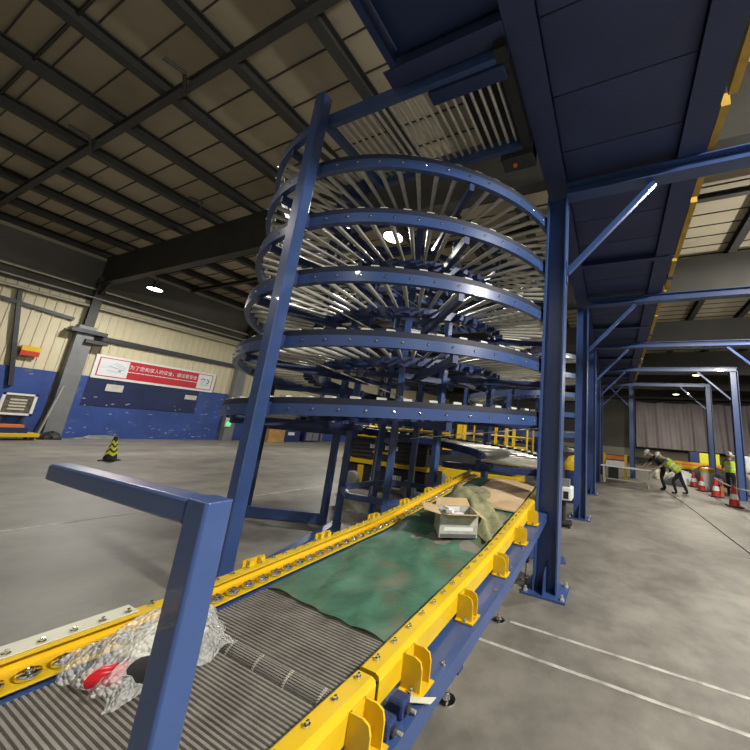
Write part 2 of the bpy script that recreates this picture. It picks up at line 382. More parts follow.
# ------------------------------------------------------------------ platform
ZB = 5.16
ROWS = [4.24+4.146*k for k in range(5)]
ZG = ZB+.155                                                     # the platform rests on the portal beams
mz = thing('mezzanine_platform', 'long dark blue steel platform overhead, seen from below, carried by the row of columns', 'platform', (.1, 4.24, ZG))
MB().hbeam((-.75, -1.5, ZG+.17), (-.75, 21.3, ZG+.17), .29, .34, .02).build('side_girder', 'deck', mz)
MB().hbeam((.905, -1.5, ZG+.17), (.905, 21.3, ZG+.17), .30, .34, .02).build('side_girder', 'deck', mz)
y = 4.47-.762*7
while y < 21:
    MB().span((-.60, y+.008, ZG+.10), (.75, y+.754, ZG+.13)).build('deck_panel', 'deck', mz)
    y += .762
for k in range(0, 4):                                             # joists between the portal frames
    ym = ROWS[0]+4.146*k+2.38
    MB().hbeam((-.60, ym, ZG+.05), (1.065, ym, ZG+.05), .13, .14, .014).build('joist', 'navy', mz)
    MB().bar((1.065, ym+1.05, ZG+.09), (1.2, ym+1.05, ZG+.09), .09, .09).build('joist_end', 'navy', mz)
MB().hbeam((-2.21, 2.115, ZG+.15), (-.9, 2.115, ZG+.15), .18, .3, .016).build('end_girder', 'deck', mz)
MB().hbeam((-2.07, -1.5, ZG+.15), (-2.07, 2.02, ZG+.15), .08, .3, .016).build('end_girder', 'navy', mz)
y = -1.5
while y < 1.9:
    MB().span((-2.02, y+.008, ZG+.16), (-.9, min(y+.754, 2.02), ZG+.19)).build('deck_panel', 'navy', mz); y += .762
y = -1.4; k = 0
while y < 21:
    L_ = 1.35+.5*((k*37) % 5)/5
    MB().bar((1.13, y, ZG+.15), (1.12+.02*((k*7) % 3), y+L_, ZG+.15), .085, .16).build('toe_board', 'yellow_dirty', mz)
    y += L_+.12; k += 1
for y in [0.1+2.07*i for i in range(11)]:
    MB().tube((1.085, y, ZG+.2), (1.085, y, ZG+1.4), .022, 8).build('railing_post', 'yellow', mz)
for z in (.85, 1.4):
    MB().tube((1.085, -1.5, ZG+z), (1.085, 21.3, ZG+z), .022, 8).build('handrail', 'yellow', mz)

def column(name, x, y, label, group, h=ZB-.03, brace=1):
    t = thing(name, label, 'column', (x, y, 0), 0, group)
    b = MB(); b.hbeam((x, y, .02), (x, y, h), .25, .27, .018, up=(1, 0, 0)); b.build('shaft', 'blue', t)
    p = MB(); p.span((x-.24, y-.23, 0), (x+.24, y+.23, .022)); p.build('base_plate', 'blue', t)
    g = MB()
    for s in (-1, 1):
        g.add([(x-.008, y+s*.02, .022), (x-.008, y+s*.21, .022), (x-.008, y+s*.15, .2), (x-.008, y+s*.02, .32), (x+.008, y+s*.02, .022), (x+.008, y+s*.21, .022), (x+.008, y+s*.15, .2), (x+.008, y+s*.02, .32)],
              [(0, 1, 2, 3), (7, 6, 5, 4), (0, 4, 5, 1), (1, 5, 6, 2), (2, 6, 7, 3), (3, 7, 4, 0)])
    g.build('gusset', 'blue', t)
    for sx in (-1, 1):
        for sy in (-1, 1):
            MB().lathe([(.026, 0), (.026, .018), (.014, .02), (.014, .05), (.002, .052)], (x+sx*.2, y+sy*.18, .022), 6).build('anchor_bolt', 'zinc', t)
    if brace:
        s = brace
        MB().bar((x+s*.14, y, 3.95), (x+s*1.22, y, ZB-.06), .075, .075, ch=.006).build('brace', 'blue', t)
        MB().span((x+s*.13, y-.06, 3.8), (x+s*.15, y+.06, 4.1)).build('brace_plate', 'blue', t)
    return t
oc = ['nearest', 'second nearest', 'third nearest', 'fourth nearest', 'fifth and farthest']
for k, y in enumerate(ROWS):
    column('platform_column', -.72, y, 'blue steel column under the left edge of the platform, %s to the camera' % oc[k], 'columns under the left edge of the platform')
column('platform_column', .95, ROWS[4], 'blue column at the far right corner of the platform, near the work bench', 'columns at the far end of the platform', brace=-1)
for k, y in enumerate(ROWS):
    xp = 4.62
    lb = ['blue portal frame crossing the aisle beside the nearest column, mostly out of picture', 'blue portal frame crossing the aisle at the second column', 'blue portal frame crossing the aisle at the third column, its brace catching light',
          'blue portal frame with the nearer of the two right-hand posts in view', 'blue portal frame with the farther of the two right-hand posts, lower in the picture'][k]
    t = thing('portal_frame', lb, 'portal frame', (xp, y, 0), 0, 'portal frames across the right aisle')
    MB().hbeam((-.6, y, ZB+.06), (xp+.13, y, ZB+.06), .2, .18, .016).build('beam', 'blue', t)
    MB().hbeam((xp, y, .02), (xp, y, ZB-.03), .25, .26, .018, up=(1, 0, 0)).build('post', 'blue', t)
    MB().span((xp-.22, y-.22, 0), (xp+.22, y+.22, .02)).build('base_plate', 'blue', t)
    MB().bar((xp-.14, y, 3.95), (xp-1.25, y, ZB-.06), .075, .075, ch=.006).build('brace', 'blue', t)

# ------------------------------------------------------------------ spiral
CX, CY, RO, RI = -3.3, 4.7, 2.45, 1.43
PITCH = .70
def hz(th): return 1.8+PITCH*(th-275)/360
def pol(r, th, z): return V(CX+r*cos(rad(th)), CY+r*sin(rad(th)), z)
def fr(r, th): return (pol(r, th, hz(th)), V(cos(rad(th)), sin(rad(th)), 0), V(0, 0, 1))
RECT = lambda x0, x1, z0, z1: [(x0, z0), (x1, z0), (x1, z1), (x0, z1)]
sp = thing('spiral_conveyor', 'tall blue spiral roller conveyor winding up five turns', 'spiral conveyor', (CX, CY, 0))
TH1 = 5*360+270
th = 0
while th < TH1:
    e = min(th+90, TH1); n = max(3, int((e-th)/4))
    F = lambda r, a=0, b=0: [fr(r, th+a+(e-th-a-b)*i/n) for i in range(n+1)]
    ro = MB().sweep(F(RO, .25, .25), RECT(-.03, .03, -.085, .025)).build('outer_rail', 'blue', sp, True)
    MB().sweep(F(RO), RECT(-.036, .026, .025, .088)).build('edge_strip', 'strip', ro, True)
    bt = MB(); cp = MB(); k = th+3
    while k < e-2:
        p = pol(RO+.03, k, hz(k)-.02); q = V(cos(rad(k)), sin(rad(k)), 0)
        bt.lathe([(.013, 0), (.013, .010), (.005, .014)], p, 6, q)
        p2 = pol(RO-.03, k+2.8, hz(k+2.8)+.085); a = rad(k)
        cp.box(p2+V(0, 0, .012), (.07, .085, .03), Matrix.Rotation(a, 3, 'Z'))
        k += 6
    for s in (-1.6, 1.6):
        for z in (-.055, .005):
            k = e+s-.001 if s < 0 else th+s
            bt.lathe([(.012, 0), (.012, .010), (.004, .014)], pol(RO+.03, k, hz(k)+z), 6, V(cos(rad(k)), sin(rad(k)), 0))
    bt.build('bolt', 'chrome', ro, kind='stuff'); cp.build('bearing_cap', 'cap', ro, kind='stuff')
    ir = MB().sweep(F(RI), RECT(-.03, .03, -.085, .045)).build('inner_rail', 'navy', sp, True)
    gb = MB(); k = th+4
    while k < e:
        gb.box(pol(RI+.12, k, hz(k)-.06), (.12, .07, .07), Matrix.Rotation(rad(k), 3, 'Z')); k += 9
    gb.build('guide_block', 'navy', ir, kind='stuff')
    th = e
# rollers: one mesh, copied
rl = MB().tube((RI+.035, 0, 0), (RO-.035, 0, 0), .019, 9, .033).tube((RI-.01, 0, 0), (RO, 0, 0), .008, 6)
rme = bpy.data.meshes.new('roller'); rme.from_pydata([tuple(v) for v in rl.v], [], rl.f); rme.materials.append(M['zinc'])
rme.polygons.foreach_set('use_smooth', [True]*len(rme.polygons)); rme.set_sharp_from_angle(angle=rad(40))
RS = 5.625
ths = [2.5+RS*i for i in range(int((TH1-2)/RS))]
rank = sorted(ths, key=lambda t: (pol(1.9, t, hz(t))-V(0, 0, 1.7)).length)
near = set(rank[:100])
rest = MB()
for t in ths:
    z = hz(t)+.035
    if t in near:
        o = bpy.data.objects.new('roller', rme); C.objects.link(o); o.parent = sp
        o.location = (0, 0, z); o.rotation_euler = (0, 0, rad(t))
    else:
        R3 = Matrix.Rotation(rad(t), 3, 'Z')
        rest.add([R3 @ Vector(v)+V(CX, CY, z) for v in rl.v], rl.f)
rest.build('roller', 'zinc', sp, True, kind='stuff')
RP = .82
IA = [-103.9, -43.9, 16.1, 76.1, 136.1, 196.1]
PA = [(209, .82), (191, 1.2), (-61, .82), (-12, .82), (104, .82), (150, .82)]
for a, r in PA:
    p = pol(r, a, 0)
    MB().bar(p, p+V(0, 0, 4.95), .1, .1, up=(cos(rad(a)), sin(rad(a)), 0), ch=.008).build('inner_post', 'blue', sp)
for a in IA:
    for n in range(7):
        t = a+360*n
        if 0 < t < TH1:
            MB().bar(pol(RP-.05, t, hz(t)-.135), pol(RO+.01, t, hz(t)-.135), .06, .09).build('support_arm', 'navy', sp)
hub = [-61, -12, 45, 104, 150, 209, 254]
for z in (.66, 1.75, 2.45, 3.15, 3.85, 4.55):
    for i in range(7):
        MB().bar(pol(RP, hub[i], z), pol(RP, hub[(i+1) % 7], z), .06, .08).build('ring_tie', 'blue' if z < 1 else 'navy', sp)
for a, h in ((-87.8, 5.52), (196.1, 4.9), (136, 4.9), (76, 4.9), (14, 4.9)):
    p = pol(RO+.13, a, 0); u = (cos(rad(a)), sin(rad(a)), 0)
    po = MB().bar(p, p+V(0, 0, h), .13, .13, up=u, ch=.01).build('outer_post', 'blue', sp)
    MB().box(p+V(0, 0, .008), (.28, .28, .016), Matrix.Rotation(rad(a), 3, 'Z')).build('base_plate', 'blue', po)
    for n in range(7):
        t = a+360*n
        if 0 < t < TH1:
            MB().box(pol(RO+.05, t, hz(t)-.03), (.06, .1, .14), Matrix.Rotation(rad(t), 3, 'Z')).build('clamp', 'navy', po)
for a, b in ((-87.8, 209), (196.1, 191), (136, 150), (76, 104), (14, -12)):
    MB().bar(pol(RO+.13, a, .09), pol(.8 if b != 191 else 1.2, b, .09), .12, .16).build('base_beam', 'blue', sp)
for k, (a, n) in enumerate(((-87.8, 2), (-87.8, 3), (-87.8, 1), (196.1, 1), (196.1, 2), (196.1, 3), (14, 1))):
    z = hz(a+360*(n+1 if a < 0 else n))
    MB().tube(pol(RO+.06, a, z-.1), pol(RP+.05, a+(48 if a < 0 else -60), z-.45), .007, 6).build('tie_rod', 'zinc', sp)

ex = thing('roller_conveyor', 'short straight roller deck leaving the top of the spiral toward the platform', 'roller conveyor', (-2.1, 2.77, 4.9))
ze = hz(TH1)
for y, nm in ((CY-RO, 'side_rail'), (CY-RI, 'side_rail')):
    MB().bar((-3.28, y, ze), (-.9, y, ze), .055, .17).build(nm, 'blue', ex)
for i in range(22):
    x = -3.2+.105*i
    MB().tube((x, CY-RO+.03, ze+.03), (x, CY-RI-.03, ze+.03), .020, 10).build('roller', 'zinc', ex, True)
MB().span((-1.8, 2.285, ze-.12), (-.95, 2.42, ze-.005)).build('drive_box', 'navy', ex, bevel=.01)
MB().span((-1.32, 3.31, ze-.16), (-.9, 3.52, ze+.06)).build('junction_box', 'dark', ex, bevel=.008)
MB().lathe([(.03, 0), (.03, .02), (.015, .03)], (-1.15, 3.42, ze-.16), 12, (0, 0, -1)).build('indicator_lens', 'orange', ex)
MB().span((-1.7, 2.1, 5.72), (-.95, 3.7, 5.78)).build('hood_panel', 'black', ex)
MB().span((-1.02, 2.15, 5.2), (-.9, 3.5, 5.72)).build('hood_panel', 'black', ex)
MB().bar((-3.2, CY-RO-.1, ze-.06), (-3.2, CY-RI, ze-.06), .08, .1).build('cross_beam', 'blue', ex)

# second spiral, far behind the first
S2 = thing('spiral_conveyor', 'distant second blue spiral conveyor glimpsed behind the near one', 'spiral conveyor', (-3.3, 13.4, 0))
OX = V(0, 8.7, 0)
for n in range(5):
    F2 = lambda r: [(fr(r, 360*n+8*i)[0]+OX, fr(r, 360*n+8*i)[1], V(0, 0, 1)) for i in range(46)]
    MB().sweep(F2(RO), RECT(-.03, .03, -.085, .085)).build('outer_rail', 'blue', S2, True)
    MB().sweep(F2(RI), RECT(-.03, .03, -.085, .045)).build('inner_rail', 'navy', S2, True)
rb = MB()
for i in range(0, 320):
    t = 2+5.625*i; R3 = Matrix.Rotation(rad(t), 3, 'Z')
    rb.add([R3 @ Vector(v)+V(CX, CY, hz(t)+.035)+OX for v in rl.v], rl.f)
rb.build('roller', 'zinc', S2, True, kind='stuff')
for a in IA:
    MB().bar(pol(1.05, a, 0)+OX, pol(RP, a, 4.9)+OX, .1, .1).build('inner_post', 'blue', S2)
for a in (270, 330, 30, 90, 150, 210):
    MB().bar(pol(RO+.13, a, 0)+OX, pol(RO+.13, a, 4.9)+OX, .13, .13).build('outer_post', 'blue', S2)
# ------------------------------------------------------------------ conveyors
def zc(y):
    if y < 1.15: return 0.
    if y < 2.8: return .055*(y-1.15)
    return .0908+.13*(y-2.8)
ZBELT = .655
BX0, BX1 = -1.93, -.97
def belt_mesh(ya, yb, pitch=.0165):
    b = MB(); y = ya; prof = []
    while y < yb:
        z = ZBELT+zc(y); prof += [(y, z-.010), (y+.002, z-.001), (y+.005, z), (y+pitch-.009, z), (y+pitch-.0065, z-.001), (y+pitch-.0045, z-.010)]; y += pitch
    prof.append((y, ZBELT+zc(y)-.009))
    return b, prof
def make_conveyor(name, label, ya, yb, noser, legs, brs, grp, ra, rb):
    t = thing(name, label, 'conveyor', ((BX0+BX1)/2, (ya+yb)/2, 0), 0, grp)
    b, prof = belt_mesh(ya+.04, yb)
    top = list(prof)
    if noser:                                                    # the belt turns down over its end roller
        z0 = ZBELT+zc(ya+.04); arc = []
        for i in range(13):
            a = pi/2+pi*i/12*.8
            for r, da in ((.036, 0), (.042, .03), (.042, .16), (.036, .19)):
                arc.append((ya+.04+r*cos(a+da), z0-.042+r*sin(a+da)))
        top = arc[::-1]+prof
    q = len(top)
    b.add([(x, y, z) for x in (BX0, BX1) for y, z in top], [(i, i+1, q+i+1, q+i) for i in range(q-1)])
    y2 = [(p[0], p[1]-.05) for p in (prof[0], prof[-1])]
    b.add([(x, y, z) for x in (BX0+.01, BX1-.01) for y, z in y2], [(0, 1, 3, 2)])
    bo = b.build('belt', 'belt', t)
    if noser:
        lk = MB()
        for k in range(5):
            for i in range(10):
                a = pi/2+pi*i/12*.7; x = BX0+.12+k*.19
                lk.box((x, ya+.04+.043*cos(a), z0-.042+.043*sin(a)), (.012, .006, .006))
        lk.build('belt_link', 'zinc', bo, kind='stuff')
        MB().tube((BX0, ya+.04, z0-.042), (BX1, ya+.04, z0-.042), .033, 14).build('end_roller', 'dark', t, True)
    n = max(2, int((yb-ya)/.35)); ys = [ya+(yb-ya)*i/n for i in range(n+1)]
    # right side frame: wide top flange and outer web
    sf = MB().sweep([((0, y, zc(y)), (1, 0, 0), (0, 0, 1)) for y in ys], [(-.94, .565), (-.94, .485), (-.932, .485), (-.932, .557), (-.738, .557), (-.738, .475), (-.728, .475), (-.728, .565)]).build('side_frame', 'blue', t)
    bt = MB()
    for y in ys[:-1]:
        for dx in (-.76, -.90): bt.lathe([(.011, 0), (.011, .008), (.005, .009), (.005, .018)], (dx, y+.12, .565+zc(y+.12)), 6)
    bt.build('bolt', 'chrome', sf, kind='stuff')
    MB().sweep([((0, y, zc(y)), (1, 0, 0), (0, 0, 1)) for y in ys], [(-2.16, .63), (-2.16, .50), (-1.95, .50), (-1.95, .648), (-1.965, .648), (-1.965, .63)]).build('side_frame', 'blue', t)
    MB().sweep([((0, y, zc(y)), (1, 0, 0), (0, 0, 1)) for y in ys], [(-.985, .63), (-.985, .5), (-.968, .5), (-.968, .63)]).build('side_liner', 'greenfilm', t)
    # right guide rail: rounded angle seen from its back
    rp = [(-.965, .688), (-.965, .708), (-.955, .714), (-.885, .714), (-.868, .706), (-.862, .69), (-.862, .600), (-.870, .600), (-.870, .688)]
    yr = [ra+(rb-ra)*i/n for i in range(n+1)]
    gr = MB().sweep([((0, y, zc(y)), (1, 0, 0), (0, 0, 1)) for y in yr], rp).build('guide_rail', 'yellow', t)
    nb = MB(); y = ra+.06
    while y < rb:
        nb.lathe([(.012, 0), (.012, .010), (.006, .011), (.006, .02)], (-.925, y, .714+zc(y)), 6); y += .12
    nb.build('bolt', 'chrome', gr, kind='stuff')
    for y in brs:                                                # U shaped rail brackets
        z = zc(y); o = MB()
        for s in (-.038, .038):
            pts = [(-.862, .572), (-.762, .572), (-.762, .66), (-.772, .688), (-.80, .700), (-.862, .700)]
            o.add([(px, y+s+d, pz+z) for d in (-.004, .004) for px, pz in pts], [(0, 1, 2, 3, 4, 5), (11, 10, 9, 8, 7, 6)]+[(i, (i+1) % 6, 6+(i+1) % 6, 6+i) for i in range(6)])
        o.span((-.861, y-.038, .572+z), (-.853, y+.038, .70+z))
        o.span((-.862, y-.062, .566+z), (-.748, y+.062, .574+z))
        br = o.build('rail_bracket', 'yellow', t)
        MB().lathe([(.013, 0), (.013, .01), (.006, .011), (.006, .02)], (-.80, y-.05, .574+z), 6).build('bolt', 'chrome', br)
    # left guide: channel open to the belt with bearings along it
    lp = [(-1.955, .668), (-1.955, .676), (-2.095, .676), (-2.095, .728), (-2.055, .728), (-2.055, .736), (-2.123, .736), (-2.123, .668)]
    gl = MB().sweep([((0, y, zc(y)), (1, 0, 0), (0, 0, 1)) for y in ys], lp).build('guide_rail', 'yellow', t)
    wn = MB().lathe([(.010, .0), (.031, .002), (.033, .005), (.033, .016), (.031, .020), (.016, .022), (.014, .019), (.010, .019), (.010, .032), (.004, .035)], (0, 0, 0), 16)
    me = None; y = ya+.07; tb = MB()
    while y < yb-.05:
        if me is None:
            w0 = wn.build('guide_wheel', 'chrome', None, True, local=True); me = w0.data
        else:
            w0 = bpy.data.objects.new('guide_wheel', me); C.objects.link(w0)
        w0.parent = t; w0.location = V(-1.995, y, .677+zc(y))-WO[t.name]
        tb.lathe([(.013, 0), (.013, .012), (.007, .013), (.007, .024)], (-2.09, y+.042, .736+zc(y)), 6); y += .086
    tb.build('bolt', 'chrome', gl, kind='stuff')
    for y in [v for v in (1.26, 1.6, 2.15, 2.75, 3.25, 3.75, 4.3) if ya < v < yb]+([.1] if ya < 0 else []):
        z = zc(y); o = MB(); o.span((-2.135, y-.07, .50+z), (-2.125, y+.07, .772+z)); o.span((-2.14, y-.05, .737+z), (-2.09, y-.02, .772+z)); o.span((-2.14, y+.02, .737+z), (-2.09, y+.05, .772+z))
        o.build('rail_bracket', 'yellow', t)
    for (x, y) in legs:
        z = .5+zc(y)
        l = MB().bar((x, y, .2), (x, y, z), .075, .075).build('leg', 'blue', t)
        MB().tube((x, y, .03), (x, y, .22), .014, 8).build('threaded_foot', 'chrome', l)
        MB().lathe([(.06, 0), (.06, .008), (.026, .014), (.018, .035), (.018, .05)], (x, y, 0), 16).build('foot_pad', 'chrome', l)
    for y in [v for v in (.1, .9, 1.9, 2.9, 3.9, 4.7) if ya < v < yb]:
        MB().bar((-2.12, y, .44+zc(y)), (-.76, y, .44+zc(y)), .06, .08).build('cross_member', 'navy', t)
    return t
c1 = make_conveyor('belt_conveyor', 'near level length of the gray slatted belt conveyor, at the bottom of the picture', -.5, 1.14, False, [(-1.0, .2), (-1.0, 1.05), (-2.05, .2), (-2.05, 1.05)], [.2, .72, 1.17], 'belt conveyors feeding the spiral', -.5, 1.275)
MB().span((-2.17, -.5, .738), (-2.075, 1.02, .743)).build('protective_strip', 'cream', c1, label='cream protective strip')
c2 = make_conveyor('belt_conveyor', 'farther length of the belt conveyor, covered with green sheeting and rising to the spiral', 1.17, 5.0, True, [(-1.0, 1.35), (-1.0, 2.29), (-1.0, 3.36), (-1.0, 4.4), (-2.05, 1.35), (-2.05, 2.29), (-2.05, 3.36), (-2.05, 4.4)], [1.50, 2.06, 2.7, 3.3, 3.8, 4.3], 'belt conveyors feeding the spiral', 1.295, 4.9)
for k, (x, y, z) in enumerate(((-.80, 1.36, .545), (-.80, 1.27, .53))):  # drive boxes in the gap between the two lengths
    m_ = MB().box((x, y, z+.06), (.075, .062, .065)).build('drive_motor', 'navy', c1, bevel=.012)
    MB().tube((x+.03, y, z+.06), (x+.05, y, z+.06), .016, 10).build('motor_cap', 'dark', m_)
    MB().tube((x+.03, y+.02, z+.045), (x+.07, y+.02, z+.045), .007, 8).build('cable_gland', 'zinc', m_)
MB().tube((-.95, 1.16, .62), (-.86, 1.16, .62), .03, 14).build('drive_sprocket', 'zinc', c2, True)

st = MB().sweep([(V(-.83, 1.40, .585), V(0, 1, 0), V(0, 0, 1)), (V(-.79, 1.415, .592), V(.1, 1, 0), V(0, 0, 1)), (V(-.75, 1.435, .592), V(.2, 1, 0), V(0, 0, 1)), (V(-.70, 1.47, .585), V(.2, 1, .1), V(0, 0, 1))], RECT(-.018, .018, 0, .003)).build('strap', 'cream')
tag(st, 'loose yellowish strap lying across the blue side frame near the rail gap', 'strap')
pl = MB().box((-.62, 1.19, .004), (.16, .06, .006), Matrix.Rotation(.5, 3, 'Z')).build('metal_plate', 'white')
tag(pl, 'small white plate lying on the floor under the near end of the blue side frame', 'plate')

# ------------------------------------------------------------------ guard frame in front
g = thing('guard_frame', 'blue L shaped square tube frame standing over the near conveyor in the left foreground', 'frame', (-.845, .5, .565))
MB().bar((-.845, .5, .565), (-.845, .5, 1.503), .075, .06, up=(0, 1, 0), ch=.006).build('post', 'blue', g, bevel=.003)
MB().bar((-.884, .50, 1.472), (-1.86, .56, 1.435), .058, .056, ch=.006).build('crossbar', 'blue', g, bevel=.003)
MB().span((-.91, .44, .565), (-.78, .56, .573)).build('base_plate', 'blue', g)

# ------------------------------------------------------------------ things on the belt
random.seed(3)
def hump(x, y, cx, cy, rx, ry, h):
    d = ((x-cx)/rx)**2+((y-cy)/ry)**2
    return h*math.exp(-d*1.5)
def tarpz(x, y):
    z = ZBELT+zc(y)+.007+.006*sin(x*9+y*3)*sin(y*7-x*2)+.005*sin(x*23+y*11)
    z += hump(x, y, -1.83, 3.05, .16, .3, .06)+hump(x, y, -1.2, 1.9, .2, .3, .006)
    return max(z, ZBELT+zc(y)+.006)
def tf(u, v):
    x = -1.925+u*.945
    y0 = 1.565-.03*u+.006*sin(u*5+1)+.004*sin(u*31)
    y = y0+v*(4.92-y0)
    return V(x, y, tarpz(x, y)+(.012*abs(sin(u*13)) if v == 0 else 0))
tp = MB().sheet(48, 150, tf, .003).build('green_tarp', 'tarp', None, True)
tag(tp, 'stained green sheet covering the belt between the yellow guide rails', 'tarp')
def pf(u, v):
    y = 3.72+v*1.2; x = -1.64+.66*u-.05*v
    return V(x, y, tarpz(-1.2, y)+.022+.004*sin(u*3))
py_ = MB().sheet(8, 12, pf, .012).build('plywood_sheet', 'ply')
tag(py_, 'tan plywood sheet lying on the green tarp at the far end of the belt', 'plywood')
b = MB()
b.lathe([(.001, 0), (.20, 0), (.20, .012), (.001, .014)], (-1.60, 4.02, tarpz(-1.2, 4.02)+.05), 28, (.1, -.22, 1))
dr = b.build('shaded_ply_edge', 'jute', None)  # rounded plywood edge in shadow, the shade put into a darker disc
tag(dr, 'rounded left edge of the plywood, its shadow painted in as gray brown', 'board')

# cardboard box
bx = thing('cardboard_box', 'open cardboard box with gray wrapped sides and raised tan flaps on the green tarp', 'box', (-1.36, 2.98, ZBELT+zc(2.98)), rad(36))
bz = .020
w_, d_, h_ = .34, .34, .19
o = MB()
o.span((-w_/2, -d_/2, bz), (w_/2, d_/2, bz+.006))
for s in (-1, 1):
    o.span((s*w_/2-.003, -d_/2, bz), (s*w_/2+.003, d_/2, bz+h_)); o.span((-w_/2, s*d_/2-.003, bz), (w_/2, s*d_/2+.003, bz+h_))
o.build('body', 'cardgray', bx, local=True)
zt = bz+h_
def flap(a, b_, out, nm='flap'):
    a, b_, out = V(*a), V(*b_), V(*out); n = (b_-a).cross(out).normalized()*.003
    ta, tb = a+out+(b_-a)*.04, b_+out-(b_-a)*.04
    MB().add([a-n, b_-n, tb-n, ta-n, a+n, b_+n, tb+n, ta+n], [(0, 1, 2, 3), (7, 6, 5, 4), (0, 4, 5, 1), (1, 5, 6, 2), (2, 6, 7, 3), (3, 7, 4, 0)]).build(nm, 'card', bx, local=True, label='tan flap')
flap((-w_/2, -d_/2, zt), (w_/2, -d_/2, zt), (.03, -.10, .02))
flap((-w_/2, d_/2, zt), (-w_/2, -d_/2, zt), (-.15, 0, .035))
flap((w_/2, -d_/2, zt), (w_/2, d_/2, zt), (.10, .04, -.06))
flap((w_/2, d_/2, zt), (-w_/2, d_/2, zt), (0, .12, .05))
MB().span((-.13, -d_/2-.005, bz+.055), (.13, -d_/2-.0035, bz+.085)).build('tape', 'tape', bx, local=True)
MB().span((-w_/2+.01, -d_/2-.0055, bz+.004), (w_/2-.01, -d_/2-.004, bz+.03)).build('dark_strip', 'gray_cloth', bx, local=True)
pk = MB()
pk.box((-.04, .05, zt-.01), (.12, .05, .03), Matrix.Rotation(.5, 3, 'Z')); pk.box((-.08, .0, zt), (.09, .03, .02), Matrix.Rotation(-.4, 3, 'Z')); pk.box((.05, -.04, zt-.035), (.1, .06, .03), Matrix.Rotation(1.1, 3, 'Z')); pk.box((-.03, -.03, zt-.02), (.06, .05, .03))
wp = pk.build('wrapped_fitting', 'white', None)
wp.location = V(-1.40, 3.0, ZBELT+zc(2.98)+.16); tag(wp, 'small wrapped white fittings lying in the open cardboard box', 'fittings')

# olive cloth draped behind and beside the box
def jf(u, v):
    x = -1.80+u*.80; y = 3.20+v*.62-.42*u*u+.10*u
    base = tarpz(x, y)+.012
    r = .21*math.exp(-((u-.28)/.26)**2)*(.15+.85*(1-abs(2*v-1))**.7)+.15*math.exp(-((u-.62)/.25)**2)*(1-abs(2*v-1)**2.2)
    r += .022*sin(u*7+v*13)+.014*sin(v*23+u*9)*(1-u)+.008*sin(u*27-v*9)
    return V(x+.02*sin(v*13), y+.02*sin(u*17), base+max(0, r))
jt = MB().sheet(40, 40, jf, .006).build('olive_cloth', 'jute', None, True)
tag(jt, 'crumpled olive cloth heaped behind and right of the cardboard box', 'cloth')

# bubble wrap with a red part inside, on the near belt
def wf(u, v):
    x = -1.965+.37*u-.02*v+.03*sin(v*2.4); y = .735+.42*v+.03*u+.10*v*(1-u)
    ar = max(0, sin(pi*u))*max(0, sin(pi*v))
    z = ZBELT+.035*(1-u)**2+.012+.15*ar**.6+.012*sin(u*17+v*9)+.010*sin(v*23-u*7)+.008*sin(u*41)*sin(v*37)
    return V(x+.014*sin(v*19), y+.014*sin(u*23), max(ZBELT+.008, z))
bw = MB().grid(70, 70, wf).build('bubble_wrap', 'wrap', None, True)
tag(bw, 'clear bubble wrap heaped on the near belt beside the left yellow rail', 'bubble wrap')
rd = thing('beacon', 'glossy red rounded part showing through the bubble wrap', 'beacon', (-1.73, .815, ZBELT+.01))
ax = V(.8, .55, .12).normalized()
MB().lathe([(.002, -.075), (.028, -.07), (.036, -.05), (.036, .045), (.028, .065), (.002, .07)], (-1.73, .815, ZBELT+.046), 18, ax).build('dome', 'red', rd, True)
MB().lathe([(.040, .0), (.042, .03), (.042, .07), (.03, .075)], V(-1.73, .815, ZBELT+.046)+ax*.068, 18, ax).build('base', 'black', rd, True)
cs = MB().box((-1.77, 1.0, ZBELT+.062), (.22, .2, .014), Matrix.Rotation(.55, 3, 'Z') @ Matrix.Rotation(.22, 3, 'Y') @ Matrix.Rotation(.2, 3, 'X')).build('foam_board', 'cream', None, bevel=.003)
tag(cs, 'cream board leaning under the bubble wrap, left of the blue post', 'board')
# ------------------------------------------------------------------ left wall things
XW = XL+.09
M['banner_edge'] = M['white']
bn = thing('banner', 'long red safety banner with white Chinese slogan and white end panels on the left wall', 'banner', (XW, 9.05, 2.70))
y0, y1, z0, z1 = 6.52, 11.52, 2.71, 3.80
MB().span((XW-.02, y0, z0), (XW+.004, y1, z1)).build('cloth', 'white', bn)
MB().span((XW+.004, y0+.13, z0+.11), (XW+.008, y1-.13, z1-.10)).build('red_field', 'bannerred', bn)
MB().span((XW+.008, y0+.17, z0+.15), (XW+.012, y0+1.18, z1-.14)).build('end_panel', 'white', bn)
e2 = MB().span((XW+.008, y1-.86, z0+.15), (XW+.012, y1-.17, z1-.14)).build('end_panel', 'white', bn)
def text(body, size, loc, rot, mname, parent, name='lettering', ext=.004, sx=1):
    cu = bpy.data.curves.new(name, 'FONT'); cu.body = body; cu.size = size; cu.extrude = ext; cu.align_x = 'CENTER'; cu.align_y = 'CENTER'
    o = bpy.data.objects.new(name, cu); C.objects.link(o)
    dg = bpy.context.evaluated_depsgraph_get(); me = bpy.data.meshes.new_from_object(o.evaluated_get(dg))
    bpy.data.objects.remove(o)
    me.materials.clear(); me.materials.append(M[mname])
    o = bpy.data.objects.new(name, me); C.objects.link(o); o.parent = parent
    o.location = V(*loc)-WO[parent.name]; o.rotation_euler = rot; o.scale = (sx, 1, 1); WO[o.name] = V(*loc)
    return o
text('为了您和家人的安全，请注意安全', .235, (XW+.014, 9.16, 3.40), (pi/2, 0, pi/2), 'white', bn, sx=.82)
b = MB(); y = 7.55; random.seed(5)
while y < 10.6:
    l = random.uniform(.05, .16); b.span((XW+.008, y, 3.16), (XW+.013, min(y+l, 10.65), 3.195)); y += l+.025
b.build('small_print', 'white', bn, kind='stuff')
b = MB()                                                          # bridge like line drawing on the left panel
